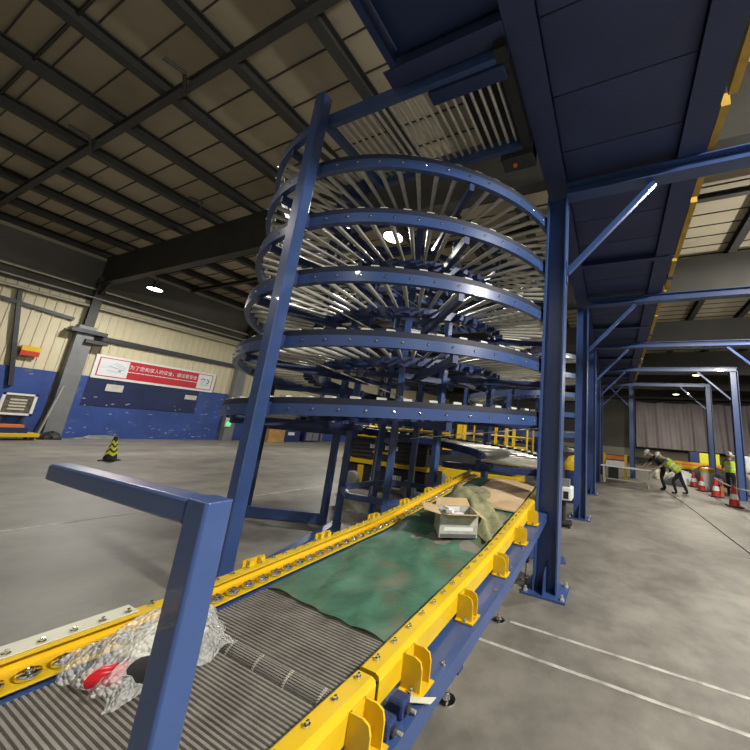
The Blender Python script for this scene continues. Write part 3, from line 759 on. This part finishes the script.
for (a, c, e, f) in ((7.0, 3.35, 7.55, 3.18), (6.75, 3.22, 7.1, 3.30), (7.1, 3.30, 7.6, 3.20), (6.95, 3.12, 7.6, 3.05), (7.2, 3.52, 7.62, 3.34), (7.15, 3.44, 7.62, 3.26)):
    b.bar((XW+.013, a, c), (XW+.013, e, f), .004, .022)
b.build('line_drawing', 'ltblue', bn)
MB().bar((XW+.014, 7.36, 3.16), (XW+.014, 7.46, 3.15), .004, .05).build('red_dot', 'bannerred', bn)
b = MB()
def arc(cy_, cz, r, a0, a1, w, n=12):
    pts = []
    for i in range(n+1):
        a = rad(a0+(a1-a0)*i/n); pts.append((cos(a), sin(a)))
    for i in range(n):
        q = [(r-w/2, i), (r+w/2, i), (r+w/2, i+1), (r-w/2, i+1)]
        b.add([(XW+.0135, cy_+rr*pts[k][0], cz+rr*pts[k][1]) for rr, k in q], [(0, 1, 2, 3)])
arc(10.92, 3.33, .10, 20, 170, .04); b.build('logo_mark', 'gray_cloth', bn)
b = MB(); b.bar((XW+.014, 11.0, 3.36), (XW+.014, 10.86, 3.16), .004, .05); b.build('logo_mark', 'ltblue', bn)
b = MB(); arc(11.08, 3.29, .13, -80, 80, .06); b.build('logo_mark', 'printgreen', bn)
MB().span((XW+.012, 10.8, 3.06), (XW+.014, 11.22, 3.09)).build('logo_line', 'ltblue', bn)

n1 = MB().span((XW, 7.12, 2.17), (XW+.012, 7.72, 2.50)).build('notice', 'paper'); tag(n1, 'pale paper notice on the dark blue board, below the left end of the red banner', 'notice', 'paper notices under the banner')
n2 = MB().span((XW, 10.26, 2.18), (XW+.012, 10.82, 2.42)).build('notice', 'paper'); tag(n2, 'pale paper notice on the blue wall, below the right end of the red banner', 'notice', 'paper notices under the banner')
nf = thing('notice_board', 'white framed brown notice board on a stand against the blue wall at the left edge', 'notice board', (XL+.45, 4.75, 0))
MB().span((XL+.40, 4.38, .92), (XL+.43, 5.15, 1.68)).build('panel', 'picture', nf)
b = MB()
for a, c in (((4.34, .88), (5.19, .96)), ((4.34, 1.64), (5.19, 1.72)), ((4.34, .88), (4.42, 1.72)), ((5.11, .88), (5.19, 1.72))): b.span((XL+.39, a[0], a[1]), (XL+.46, c[0], c[1]))
b.build('board_frame', 'white', nf)
for z in (1.08, 1.2, 1.32, 1.44): MB().span((XL+.43, 4.56, z), (XL+.434, 4.97, z+.06)).build('printed_line', 'paper', nf)
for yy in (4.5, 5.03): MB().span((XL+.36, yy-.03, 0), (XL+.40, yy+.03, .95)).build('leg', 'dark', nf)
eb = thing('alarm_box', 'yellow and red box high on the wall above the notice board', 'box', (XL+.06, 4.66, 3.25))
MB().span((XL+.06, 4.42, 3.42), (XL+.24, 4.9, 3.62)).build('cover', 'yellow', eb); MB().span((XL+.06, 4.42, 3.22), (XL+.24, 4.9, 3.419)).build('body', 'red2', eb)
cg = thing('pallet_truck', 'low yellow and dark cart parked under the notice board', 'cart', (XL+1.1, 4.7, 0))
MB().span((XL+.7, 4.0, .12), (XL+1.5, 5.3, .26)).build('deck', 'yellow', cg, bevel=.01)
MB().span((XL+.8, 4.1, .26), (XL+1.4, 5.0, .46)).build('crate', 'dado_dark', cg)
MB().span((XL+.85, 4.2, .461), (XL+1.35, 4.9, .56)).build('load', 'orange', cg)
for yy in (4.15, 5.15):
    for xx in (XL+.8, XL+1.4): MB().tube((xx-.03, yy, .065), (xx+.03, yy, .065), .065, 12).build('wheel', 'black', cg, True)
random.seed(11)
def heap(name, mname, c, sx, sy, sz, label, cat, group=None, amp=.25, seed=1):
    b = MB(); rs = random.Random(seed); ph = [rs.uniform(0, 6) for _ in range(6)]
    def f(u, v):
        a = 2*pi*u; r = cos(pi/2*v); q = 1+amp*sin(3*a+ph[0]+2*v)*.5+amp*sin(5*a+ph[1]-3*v)*.35+amp*.3*sin(9*a+ph[2]+7*v)
        return V(c[0]+sx*r*q*cos(a), c[1]+sy*r*q*sin(a), c[2]+max(0, sz*sin(pi/2*v)*(1+amp*.5*sin(4*a+ph[3]+5*v))))
    b.grid(28, 10, f); b.add([f(i/28, 0) for i in range(28)], [tuple(range(28))[::-1]])
    o = b.build(name, mname, None, True); tag(o, label, cat, group); return o
heap('debris_bag', 'black', (XL+.85, 5.75, 0), .28, .32, .3, 'black rubbish lump at the foot of the gray wall column', 'bag', seed=2)
heap('debris_pile', 'gray', (XL+.45, 7.3, 0), .2, .7, .16, 'low gray debris along the wall foot behind the striped cone', 'debris', seed=3)
wd = thing('wooden_crate', 'brown wooden crate standing far back by the left wall, right of the front spiral post', 'crate', (-20.6, 15.3, 0))
MB().span((-21.1, 14.72, .06), (-20.5, 15.85, .95)).build('body', 'wood', wd); MB().span((-21.12, 14.7, 0), (-20.48, 15.87, .06)).build('skid', 'wood', wd); MB().span((-21.13, 14.69, .951), (-20.47, 15.88, .99)).build('lid', 'wood', wd)
cb = thing('cabinet', 'dark cabinet with a pale top far back by the left wall', 'cabinet', (-21.1, 18.8, 0))
MB().span((-21.5, 17.75, .05), (-20.85, 19.2, .8)).build('body', 'dado_dark', cb); MB().span((-21.52, 17.72, .801), (-20.8, 19.23, 1.0)).build('top', 'paper', cb); MB().span((-20.849, 17.9, .1), (-20.84, 18.42, .75)).build('door', 'gray', cb); MB().span((-20.849, 18.48, .1), (-20.84, 19.0, .75)).build('door', 'gray', cb)
db = thing('machine_box', 'low dark machine box between the crate and the cabinet far back', 'machine', (-21.2, 16.9, 0))
MB().span((-21.5, 16.1, 0), (-20.9, 17.4, .75)).build('body', 'navy', db, bevel=.02); MB().span((-20.899, 16.4, .45), (-20.885, 16.9, .65)).build('label_plate', 'white', db)
gi = thing('indicator_light', 'green lit round indicator on the wall column right of the banner', 'light', (XL+.43, 12.6, .9))
MB().span((XL+.425, 12.42, .8), (XL+.47, 12.78, 1.5)).build('housing', 'cream', gi); MB().lathe([(.11, 0), (.11, .02), (.06, .04)], (XL+.47, 12.6, .98), 16, (1, 0, 0)).build('lens', 'green_led', gi)

# ------------------------------------------------------------------ cones
def stripe_cone():
    t = thing('safety_cone', 'black and yellow chevron cone standing alone on the floor before the left wall', 'cone', (-13.6, 5.0, 0))
    MB().lathe([(.25, 0), (.25, .03), (.20, .05)], (0, 0, 0), 4).build('base', 'black', t, local=True)
    b = MB(); na, nz = 40, 44
    R_ = lambda z: .16-.115*z/.66
    for j in range(nz):
        for i in range(na):
            u = (i+.5)/na*4 % 1; z = .05+.63*(j+.5)/nz; k = (z-.16+.09*abs(2*u-1))/.15
            mi = 0 if z < .15 or z > .60 or k % 1 < .42 else 1
            za, zb_ = .05+.63*j/nz, .05+.63*(j+1)/nz
            b.add([(R_(za)*cos(2*pi*i/na), R_(za)*sin(2*pi*i/na), za), (R_(za)*cos(2*pi*(i+1)/na), R_(za)*sin(2*pi*(i+1)/na), za),
                   (R_(zb_)*cos(2*pi*(i+1)/na), R_(zb_)*sin(2*pi*(i+1)/na), zb_), (R_(zb_)*cos(2*pi*i/na), R_(zb_)*sin(2*pi*i/na), zb_)], [(0, 1, 2, 3)], mi)
    b.build('cone_body', ['black', 'hivis_yellow'], t, local=True)
    MB().lathe([(.045, .66), (.045, .70), (.02, .71)], (0, 0, 0), 16).build('tip', 'black', t, local=True)
M['hivis_yellow'] = mat('reflective_yellow', (.72, .74, .03), .4)
stripe_cone()
t = thing('traffic_cone', 'red and white traffic cone nearest the camera on the right aisle line', 'cone', (3.72, 14.3, 0), 0, 'red cones along the aisle line')
MB().span((-.21, -.21, 0), (.21, .21, .04)).build('base', 'black', t, local=True)
b = MB(); pr_ = [(.16, .04), (.125, .25), (.09, .42), (.055, .62), (.035, .70)]
for k in range(4): b.lathe([pr_[k], pr_[k+1]], (0, 0, 0), 18, mi=1 if k == 1 else 0)
b.build('cone_body', ['red2', 'white'], t, local=True, smooth=True)
for (x, y, l) in ((3.76, 16.7, 'red and white traffic cone second from the front on the right aisle line'), (3.64, 18.45, 'red and white traffic cone third from the front on the right aisle line'), (3.62, 20.0, 'red and white traffic cone farthest back on the right aisle line')):
    c_ = copy_tree(t); c_.location = (x, y, 0); c_['label'] = l
for k, (a, c_, l) in enumerate((((3.72, 12.2, .62), (3.74, 16.6, .60), 'white barrier tape strung over the nearest two red cones'), )):
    o = MB(); pts = [V(*a)+(V(*c_)-V(*a))*i/12-V(0, 0, .10*sin(pi*i/12)) for i in range(13)]
    o.path([p+V(0, 0, .12) for p in pts], .022, 6)
    tag(o.build('barrier_tape', 'white'), l, 'tape')

# ------------------------------------------------------------------ scissor lifts behind the spiral
def wheel(x, y, r, w, par):
    o = MB().lathe([(r*.55, -w/2), (r*.93, -w/2), (r, -w/2+.03), (r, w/2-.03), (r*.93, w/2), (r*.55, w/2)], (x, y, r), 20, (0, 1, 0)).build('wheel', 'rubber_gray', par, True)
    MB().lathe([(.02, -w/2-.005), (r*.5, -w/2), (r*.56, -w/2+.03), (r*.56, w/2-.03), (r*.5, w/2), (.02, w/2+.005)], (x, y, r), 16, (0, 1, 0)).build('hub', 'gray', o, True)
A = thing('scissor_lift', 'black and yellow scissor lift with gray wheels parked behind the spiral legs', 'scissor lift', (-5.2, 7.2, 0))
MB().span((-6.55, 6.75, .18), (-3.9, 7.65, .62)).build('chassis', 'black', A, bevel=.02)
MB().span((-6.0, 6.73, .16), (-5.8, 6.748, .62)).build('chassis_panel', 'yellow', A)
MB().span((-6.6, 6.72, .66), (-3.85, 7.68, .76)).build('deck_edge', 'yellow', A)
MB().span((-6.5, 6.8, .78), (-3.95, 7.6, 1.28)).build('scissor_stack', 'black', A)
for k in range(4): MB().bar((-6.4, 6.79, .86+.1*k), (-4.1, 6.79, .90+.1*k), .02, .045).build('scissor_arm', 'dark', A)
MB().span((-6.62, 6.72, 1.30), (-3.75, 7.68, 1.36)).build('platform_deck', 'dark', A)
MB().add([(-6.55, 6.70, 1.36), (-5.1, 6.70, 1.36), (-5.1, 6.70, 1.48), (-6.05, 6.70, 1.60), (-6.55, 6.70, 1.54), (-6.55, 6.74, 1.36), (-5.1, 6.74, 1.36), (-5.1, 6.74, 1.48), (-6.05, 6.74, 1.60), (-6.55, 6.74, 1.54)],
         [(0, 1, 2, 3, 4), (9, 8, 7, 6, 5), (0, 5, 6, 1), (1, 6, 7, 2), (2, 7, 8, 3), (3, 8, 9, 4), (4, 9, 5, 0)]).build('side_plate', 'yellow', A)
for z in (1.62, 1.98):
    MB().path([(-6.55, 6.74, z), (-3.8, 6.74, z), (-3.8, 7.66, z), (-6.55, 7.66, z), (-6.55, 6.74, z)], .03, 8).build('guard_rail', 'yellow', A)
for x in (-6.55, -5.6, -4.7, -3.8):
    for y in (6.74, 7.66): MB().tube((x, y, 1.36), (x, y, 1.98), .024, 8).build('guard_post', 'yellow', A)
for x in (-6.1, -4.3):
    for y in (6.7, 7.7): wheel(x, y, .22, .14, A)
for (x, z, w_, h_, nm, mm) in ((-5.5, 1.12, .42, .1, 'lettering', 'white'), (-5.0, 1.12, .42, .1, 'lettering', 'white'), (-5.3, .98, .6, .06, 'lettering', 'yellow_dirty'), (-5.4, .30, .3, .08, 'lettering', 'white'), (-5.3, .42, .12, .12, 'lettering', 'white'), (-4.75, .42, .36, .11, 'lettering', 'white')):
    o = MB(); n = max(2, int(w_/.07))
    for i in range(n): o.span((x-w_/2+w_*i/n, 6.742 if z < .6 else 6.77, z-h_/2), (x-w_/2+w_*(i+.78)/n, 6.749 if z < .6 else 6.79, z+h_/2))
    o.build(nm, mm, A)
A.location = A.location+V(-.32, .5, 0)
B_ = thing('scissor_lift', 'yellow lift platform with rounded guard rails behind the lowest spiral rollers', 'scissor lift', (-3.9, 9.9, 0))
MB().span((-5.3, 9.5, .14), (-2.5, 10.35, .55)).build('chassis', 'yellow', B_, bevel=.02)
MB().span((-5.1, 9.55, .56), (-2.7, 10.3, 1.1)).build('scissor_stack', 'dark', B_)
MB().span((-4.45, 9.5, 1.12), (-2.25, 10.35, 1.24)).build('platform_deck', 'yellow', B_)
MB().span((-5.35, 9.5, 1.10), (-4.5, 10.35, 1.22)).build('platform_deck', 'yellow', B_)
MB().span((-4.6, 9.6, 1.24), (-4.4, 9.9, 2.1)).build('mast', 'yellow', B_)
for x0, x1 in ((-4.3, -3.55), (-3.5, -2.95), (-2.9, -2.3)):
    for y in (9.52, 10.32):
        MB().path([(x0, y, 1.24), (x0, y, 2.08), (x0+.05, y, 2.15), (x1-.22, y, 2.15), (x1-.06, y, 2.06), (x1, y, 1.9), (x1, y, 1.24)], .028, 8).build('guard_rail', 'yellow', B_)
        MB().tube((x0, y, 1.68), (x1, y, 1.68), .022, 8).build('mid_rail', 'yellow', B_)
    MB().span((x0, 9.505, 1.24), (x1, 9.525, 1.42)).build('kick_plate', 'yellow', B_)
MB().span((-5.0, 9.62, 1.23), (-4.75, 9.85, 1.75)).build('control_box', 'dark', B_, bevel=.02)
for x in (-4.9, -2.9):
    for y in (9.48, 10.38): wheel(x, y, .2, .12, B_)

# ------------------------------------------------------------------ between the columns
hc = thing('machine_cart', 'white machine head on a dark wheeled stand between the two nearest platform columns', 'machine', (-.98, 7.4, 0))
MB().span((-1.12, 7.2, .52), (-.78, 7.6, .78)).build('head', 'white', hc, bevel=.03); MB().span((-1.08, 7.19, .56), (-.98, 7.2, .70)).build('window', 'black', hc); MB().span((-.94, 7.19, .56), (-.84, 7.2, .70)).build('window', 'black', hc)
MB().tube((-.95, 7.4, .1), (-.95, 7.4, .52), .045, 10).build('stand', 'dark', hc)
MB().span((-1.1, 7.25, .06), (-.8, 7.55, .1)).build('foot_plate', 'dark', hc)
for x in (-1.08, -.82):
    for y in (7.27, 7.53): MB().tube((x-.02, y, .03), (x+.02, y, .03), .03, 10).build('caster', 'black', hc, True)
MB().span((-1.06, 7.28, .78), (-.84, 7.5, .92)).build('top_tray', 'gray', hc)
yb_ = thing('yellow_drum', 'yellow rounded drum seen between the two nearest platform columns', 'drum', (-1.05, 10.4, 0))
MB().lathe([(.28, 0), (.29, .02), (.29, .85), (.27, .88)], (-1.05, 10.4, 0), 20).build('body', 'navy', yb_, True); MB().lathe([(.29, .881), (.29, 1.1), (.2, 1.25), (.05, 1.3)], (-1.05, 10.4, 0), 20).build('cover', 'yellow', yb_, True)

# ------------------------------------------------------------------ work bench and goods on the right
bc = thing('work_bench', 'long pale topped steel bench in the aisle with the two workers at its right end', 'bench', (.55, 16.9, 0))
MB().bar((-.5, 17.15, .74), (1.5, 16.66, .74), .5, .05).build('top', 'white', bc)
for x, y in ((-.38, 17.33), (-.42, 16.93), (1.42, 16.86), (1.36, 16.5)):
    MB().span((x-.025, y-.025, 0), (x+.025, y+.025, .715)).build('leg', 'cream', bc)
MB().bar((-.42, 16.93, .2), (1.36, 16.5, .2), .03, .04).build('stretcher', 'cream', bc)
tr = thing('tool_trolley', 'dark trolley with yellow end posts and a red top board behind the bench', 'trolley', (.05, 17.9, 0))
for x in (-.42, .52): MB().span((x-.06, 17.8, .02), (x+.06, 17.92, 1.27)).build('end_post', 'yellow', tr)
MB().span((-.36, 17.8, 1.02), (.46, 17.92, 1.2)).build('top_board', 'orange', tr); MB().span((-.36, 17.7, .75), (.46, 18.1, .95)).build('tray', 'white', tr); MB().span((-.25, 17.75, .1), (.2, 18.05, .74)).build('cabinet', 'dark', tr)
random.seed(21)
bs_ = thing('storage_rack', 'low dark rack holding long boards along the far right', 'rack', (5.2, 25, 0))
MB().span((3.2, 24.6, .5), (7.6, 26, .6)).build('shelf', 'navy', bs_)
for x in (3.4, 5.3, 7.3):
    for y in (24.7, 25.9): MB().span((x-.06, y-.06, 0), (x+.06, y+.06, .5)).build('leg', 'navy', bs_)
for k in range(6):
    x0 = 3.0+.35*(k % 3); L_ = 3.2+.4*((k*5) % 3); mm = ['yellow', 'yellow', 'orange', 'yellow', 'orange', 'white'][k]; y = 24.75+.2*k
    o = MB().span((x0, y, .605), (x0+L_, y+.15, .605+.12+.1*(k % 4))).build('long_board', mm)
    tag(o, ['long yellow board at the front edge of the far rack', 'yellow board second from the front on the far rack', 'orange board in the middle of the far rack', 'upper yellow board in the middle of the far rack', 'orange board near the back of the far rack', 'white board at the back of the far rack'][k], 'board', 'boards stacked on the far rack')
heap('white_bag_pile', 'white', (3.25, 21.2, 0), .75, .7, .62, 'white wrapped heap on the floor right of the workers', 'bag', seed=4)
heap('dark_tarp_pile', 'cloth', (4.9, 22.6, 0), 1.1, .8, .9, 'dark covered heap behind the white heap', 'heap', seed=5)
heap('sack_pile', 'gray_cloth', (2.75, 19.6, 0), .4, .35, .36, 'small grayish sack at the aisle edge behind the workers', 'sack', seed=6)
heap('sack_pile', 'cream', (2.5, 22.7, 0), .45, .4, .5, 'pale sack between the white heap and the cones', 'sack', seed=8)
yb2 = thing('waste_bin', 'yellow bin behind the cones at the aisle edge', 'bin', (4.05, 19.3, 0))
MB().lathe([(.22, .0), (.27, .75), (.29, .76), (.29, .80)], (4.05, 19.3, 0), 16).build('body', 'white', yb2, True); MB().lathe([(.30, .801), (.30, .95), (.2, 1.02), (.02, 1.04)], (4.05, 19.3, 0), 16).build('lid', 'yellow', yb2, True)
br_ = thing('barrier_board', 'orange and white barrier board among the cones', 'barrier', (4.1, 17.8, 0))
for k in range(6): MB().span((4.10, 17.2+.2*k, .42), (4.13, 17.4+.2*k, .66)).build('stripe', ['orange', 'white'][k % 2], br_)
for y in (17.3, 18.3): MB().span((4.06, y-.04, 0), (4.17, y+.04, .42)).build('leg', 'orange', br_)
yc = thing('locker', 'yellow green locker in the far right background, left of the two posts', 'locker', (5.6, 27, 0))
MB().span((5.3, 27, .05), (6.4, 27.6, 1.65)).build('body', 'hivis_yellow', yc); MB().span((4.75, 27, .05), (5.29, 27.6, 1.7)).build('side_panel', 'navy', yc)
wc = thing('bulk_bag', 'tall white bag stack behind the right-hand posts', 'bag', (5.35, 18.9, 0))
MB().span((4.95, 18.6, .02), (5.75, 19.4, .95)).build('lower_bag', 'cream', wc, bevel=.08); MB().span((5.0, 18.65, .96), (5.7, 19.35, 1.7)).build('upper_bag', 'white', wc, bevel=.1)
cw = MB().path([(1.95, 16.3, .008), (2.1, 14, .008), (2.17, 11.5, .008), (2.2, 9, .008), (2.24, 7, .008), (2.35, 4, .008)], .008, 6).build('floor_cable', 'black')
tag(cw, 'thin dark cable running along the floor of the right aisle', 'cable')

# ------------------------------------------------------------------ people
def person(label, loc, rz, J, top, trousers, vest, helmet, up_t=0.):
    t = thing('person', label, 'person', loc, rz, None)
    order = ['pelvis', 'spine', 'chest', 'neck', 'chin', 'head']
    pts = []; rr = []; mi = []; E_ = []
    def addp(p, r, m): pts.append(V(*p)); rr.append(r); mi.append(m); return len(pts)-1
    TR, TP, SK, SH = 0, 1, 2, 3
    ip = addp(J['pelvis'], (.17, .135), TR); isx = addp(J['spine'], (.17, .13), TP); ic = addp(J['chest'], (.19, .14), TP)
    inn = addp(J['neck'], (.055, .055), SK)
    hd = V(*J['head']); nk = V(*J['neck']); fw = (hd-nk).normalized()
    i1 = addp(nk+fw*.10+V(0, .01, 0), (.078, .085), SK); i2 = addp(nk+fw*.19, (.082, .098), SK); i3 = addp(nk+fw*.25, (.055, .065), SK)
    E_ += [(ip, isx), (isx, ic), (ic, inn), (inn, i1), (i1, i2), (i2, i3)]
    for s, q in ((-1, 'L'), (1, 'R')):
        ch = V(*J['chest']); sh = addp(ch+V(s*.19, .0, .05), (.065, .065), TP); el = addp(J['elbow'+q], (.045, .045), TP); wr = addp(J['hand'+q], (.028, .03), SK)
        E_ += [(ic, sh), (sh, el), (el, wr)]
        d = (V(*J['hand'+q])-V(*J['elbow'+q])).normalized(); side = d.cross(V(0, 0, 1)); side = side.normalized() if side.length > .1 else V(1, 0, 0)
        pm = addp(V(*J['hand'+q])+d*.07, (.034, .02), SK); E_.append((wr, pm))
        for k, (o, l) in enumerate(((-.030, .075), (-.010, .085), (.010, .08), (.030, .065))):
            a = addp(V(*J['hand'+q])+d*.10+side*o, (.010, .010), SK); b2 = addp(V(*J['hand'+q])+d*(.10+l*.6)+side*o*1.1+V(0, 0, -.012), (.009, .009), SK); c2 = addp(V(*J['hand'+q])+d*(.10+l*.9)+side*o*1.1+V(0, 0, -.035), (.008, .008), SK)
            E_ += [(pm, a), (a, b2), (b2, c2)]
        a = addp(V(*J['hand'+q])+d*.045+side*(-s)*.045, (.011, .011), SK); b2 = addp(V(*J['hand'+q])+d*.085+side*(-s)*.062, (.009, .009), SK); E_ += [(wr, a), (a, b2)]
        pv = V(*J['pelvis']); hp = addp(pv+V(s*.095, 0, -.07), (.10, .105), TR); kn = addp(J['knee'+q], (.072, .075), TR); an = addp(J['ankle'+q], (.055, .06), TR)
        fd = V(*J.get('foot'+q, (0, 1, 0))); he = addp(V(*J['ankle'+q])+V(0, 0, -.045), (.042, .045), SH); to = addp(V(*J['ankle'+q])+fd*.17+V(0, 0, -.05), (.042, .03), SH)
        E_ += [(ip, hp), (hp, kn), (kn, an), (an, he), (he, to)]
    me = bpy.data.meshes.new('body'); me.from_pydata(pts, E_, []); ob = bpy.data.objects.new('body', me); C.objects.link(ob)
    sm_ = ob.modifiers.new('skin', 'SKIN'); sm_.use_smooth_shade = True
    if not me.skin_vertices: 
        bpy.context.view_layer.update()
    sv = me.skin_vertices[0].data
    for i, r in enumerate(rr): sv[i].radius = r; sv[i].use_root = (i == 0)
    ob.modifiers.new('sub', 'SUBSURF').levels = 1
    dg = bpy.context.evaluated_depsgraph_get(); m2 = bpy.data.meshes.new_from_object(ob.evaluated_get(dg)); bpy.data.objects.remove(ob)
    m2.name = 'body'; m2.materials.clear()
    for x in (trousers, top, 'skin', 'black'): m2.materials.append(M[x])
    segs = [(pts[a], pts[b2], mi[b2] if mi[a] != SK or mi[b2] == SK else mi[b2]) for a, b2 in E_]
    def seg_d(p, a, b2):
        ab = b2-a; q = max(0, min(1, (p-a).dot(ab)/max(ab.length_squared, 1e-9))); return (p-a-ab*q).length
    for p in m2.polygons:
        best = min(segs, key=lambda s_: seg_d(p.center, s_[0], s_[1])); p.material_index = best[2]; p.use_smooth = True
    # nose, eyes and ears are part of the same mesh
    bo = bpy.data.objects.new('body', m2); C.objects.link(bo); bo.parent = t
    right = V(1, 0, 0); face = right.cross(fw)*-1 if right.cross(fw).y < 0 else right.cross(fw)
    c0 = nk+fw*.155
    fb = MB(); fb.ball(c0+face*.098-fw*.01, .016, 8, (1, 1.2, 1.4))
    for s in (-1, 1): fb.ball(c0+right*s*.085, .022, 8, (.5, .8, 1.3))
    fb.build('face_feature', 'skin', bo, True, local=True)
    eb_ = MB()
    for s in (-1, 1): eb_.ball(c0+face*.088+right*s*.032+fw*.025, .010, 8)
    eb_.box(c0+face*.094-fw*.045, (.045, .008, .008)); eb_.build('eyes_and_mouth', 'black', bo, True, local=True)
    if helmet:
        hb = MB(); hb.lathe([(.135, -.005), (.122, .0), (.12, .04), (.10, .085), (.055, .118), (.005, .128)], nk+fw*.195, 18, fw)
        hb.box(nk+fw*.197+face*.14, (.15, .08, .012), Matrix(((1, 0, 0), (0, face.y, fw.y), (0, face.z, fw.z))))
        hb.build('helmet', helmet, bo, True, local=True)
    if vest:
        vb = MB(); sp_ = [V(*J['pelvis'])+V(0, 0, .02), V(*J['spine']), V(*J['chest']), V(*J['chest'])*.55+nk*.45]
        F = []
        for k, p in enumerate(sp_):
            d = (sp_[min(k+1, 3)]-sp_[max(k-1, 0)]).normalized(); F.append((p, right, right.cross(d)*-1))
        el = lambda a, b2: [(a*cos(2*pi*i/16), b2*sin(2*pi*i/16)) for i in range(16)]
        n = 16; vs2 = []
        for k, (p, a, u) in enumerate(F):
            ax_, by = ((.205, .17), (.205, .165), (.225, .175), (.17, .125))[k]
            vs2 += [p+a*x+u*y for x, y in el(ax_, by)]
        vb.add(vs2, [(k*n+i, k*n+(i+1) % n, (k+1)*n+(i+1) % n, (k+1)*n+i) for k in range(3) for i in range(n)])
        v_ = vb.build('vest', vest, bo, True, local=True)
        sb = MB()
        for f in (.32, .62):
            p = sp_[0].lerp(sp_[2], f); d = (sp_[2]-sp_[0]).normalized(); u = right.cross(d)*-1
            vs2 = [p+d*o+right*.213*cos(2*pi*i/16)+u*.176*sin(2*pi*i/16) for o in (-.02, .02) for i in range(16)]
            sb.add(vs2, [(i, (i+1) % 16, 16+(i+1) % 16, 16+i) for i in range(16)])
        sb.build('reflective_band', 'white', v_, True, local=True)
    return t
bendA = dict(pelvis=(0, -.12, .92), spine=(0, .03, 1.12), chest=(0, .22, 1.28), neck=(0, .36, 1.38), head=(0, .46, 1.46),
             elbowL=(-.27, .42, 1.08), handL=(-.2, .62, .90), elbowR=(.27, .42, 1.08), handR=(.18, .64, .90),
             kneeL=(-.11, .0, .50), ankleL=(-.12, -.1, .085), kneeR=(.11, -.04, .50), ankleR=(.12, -.2, .085))
bendB = dict(pelvis=(0, -.25, .86), spine=(0, -.05, 1.04), chest=(0, .17, 1.22), neck=(0, .31, 1.33), head=(0, .41, 1.40),
             elbowL=(-.27, .36, 1.02), handL=(-.2, .58, .88), elbowR=(.27, .36, 1.02), handR=(.18, .58, .88),
             kneeL=(-.11, -.02, .49), ankleL=(-.11, -.12, .085), kneeR=(.11, -.36, .48), ankleR=(.12, -.50, .10))
stand = dict(pelvis=(0, 0, .94), spine=(0, .01, 1.14), chest=(0, .0, 1.37), neck=(0, .01, 1.52), head=(0, .04, 1.64),
             elbowL=(-.27, .0, 1.13), handL=(-.25, .18, .95), elbowR=(.27, .0, 1.13), handR=(.25, .18, .95),
             kneeL=(-.1, .02, .5), ankleL=(-.11, 0, .085), kneeR=(.1, .02, .5), ankleR=(.11, -.04, .085))
person('person in dark clothes and white helmet bending over the right end of the bench', (1.86, 16.9, 0), pi/2+.15, bendA, 'cloth', 'cloth', None, 'white')
person('person in yellow hi-vis vest and white helmet leaning to the bench, one leg stretched back', (2.16, 16.0, 0), pi/2-.1, bendB, 'gray_cloth', 'cloth', 'hivis', 'white')
person('person in yellow hi-vis vest and white helmet standing behind the two right-hand posts', (4.62, 18.0, 0), pi-.4, stand, 'gray_cloth', 'cloth', 'hivis', 'white')
person('person in yellow hi-vis vest at the right edge of the picture', (5.35, 17.5, 0), pi/2, stand, 'cloth', 'cloth', 'hivis', 'yellow')
vs = bpy.context.scene.view_settings
bpy.context.scene.display_settings.display_device = 'sRGB'
vs.view_transform = 'Standard'; vs.look = 'None'; vs.gamma = 1; vs.use_curve_mapping = False
vs.exposure = -.95
cy = bpy.context.scene.cycles
cy.max_bounces = 8; cy.diffuse_bounces = 4; cy.glossy_bounces = 3; cy.transparent_max_bounces = 12
cy.sample_clamp_indirect = 4; cy.caustics_reflective = False; cy.caustics_refractive = False
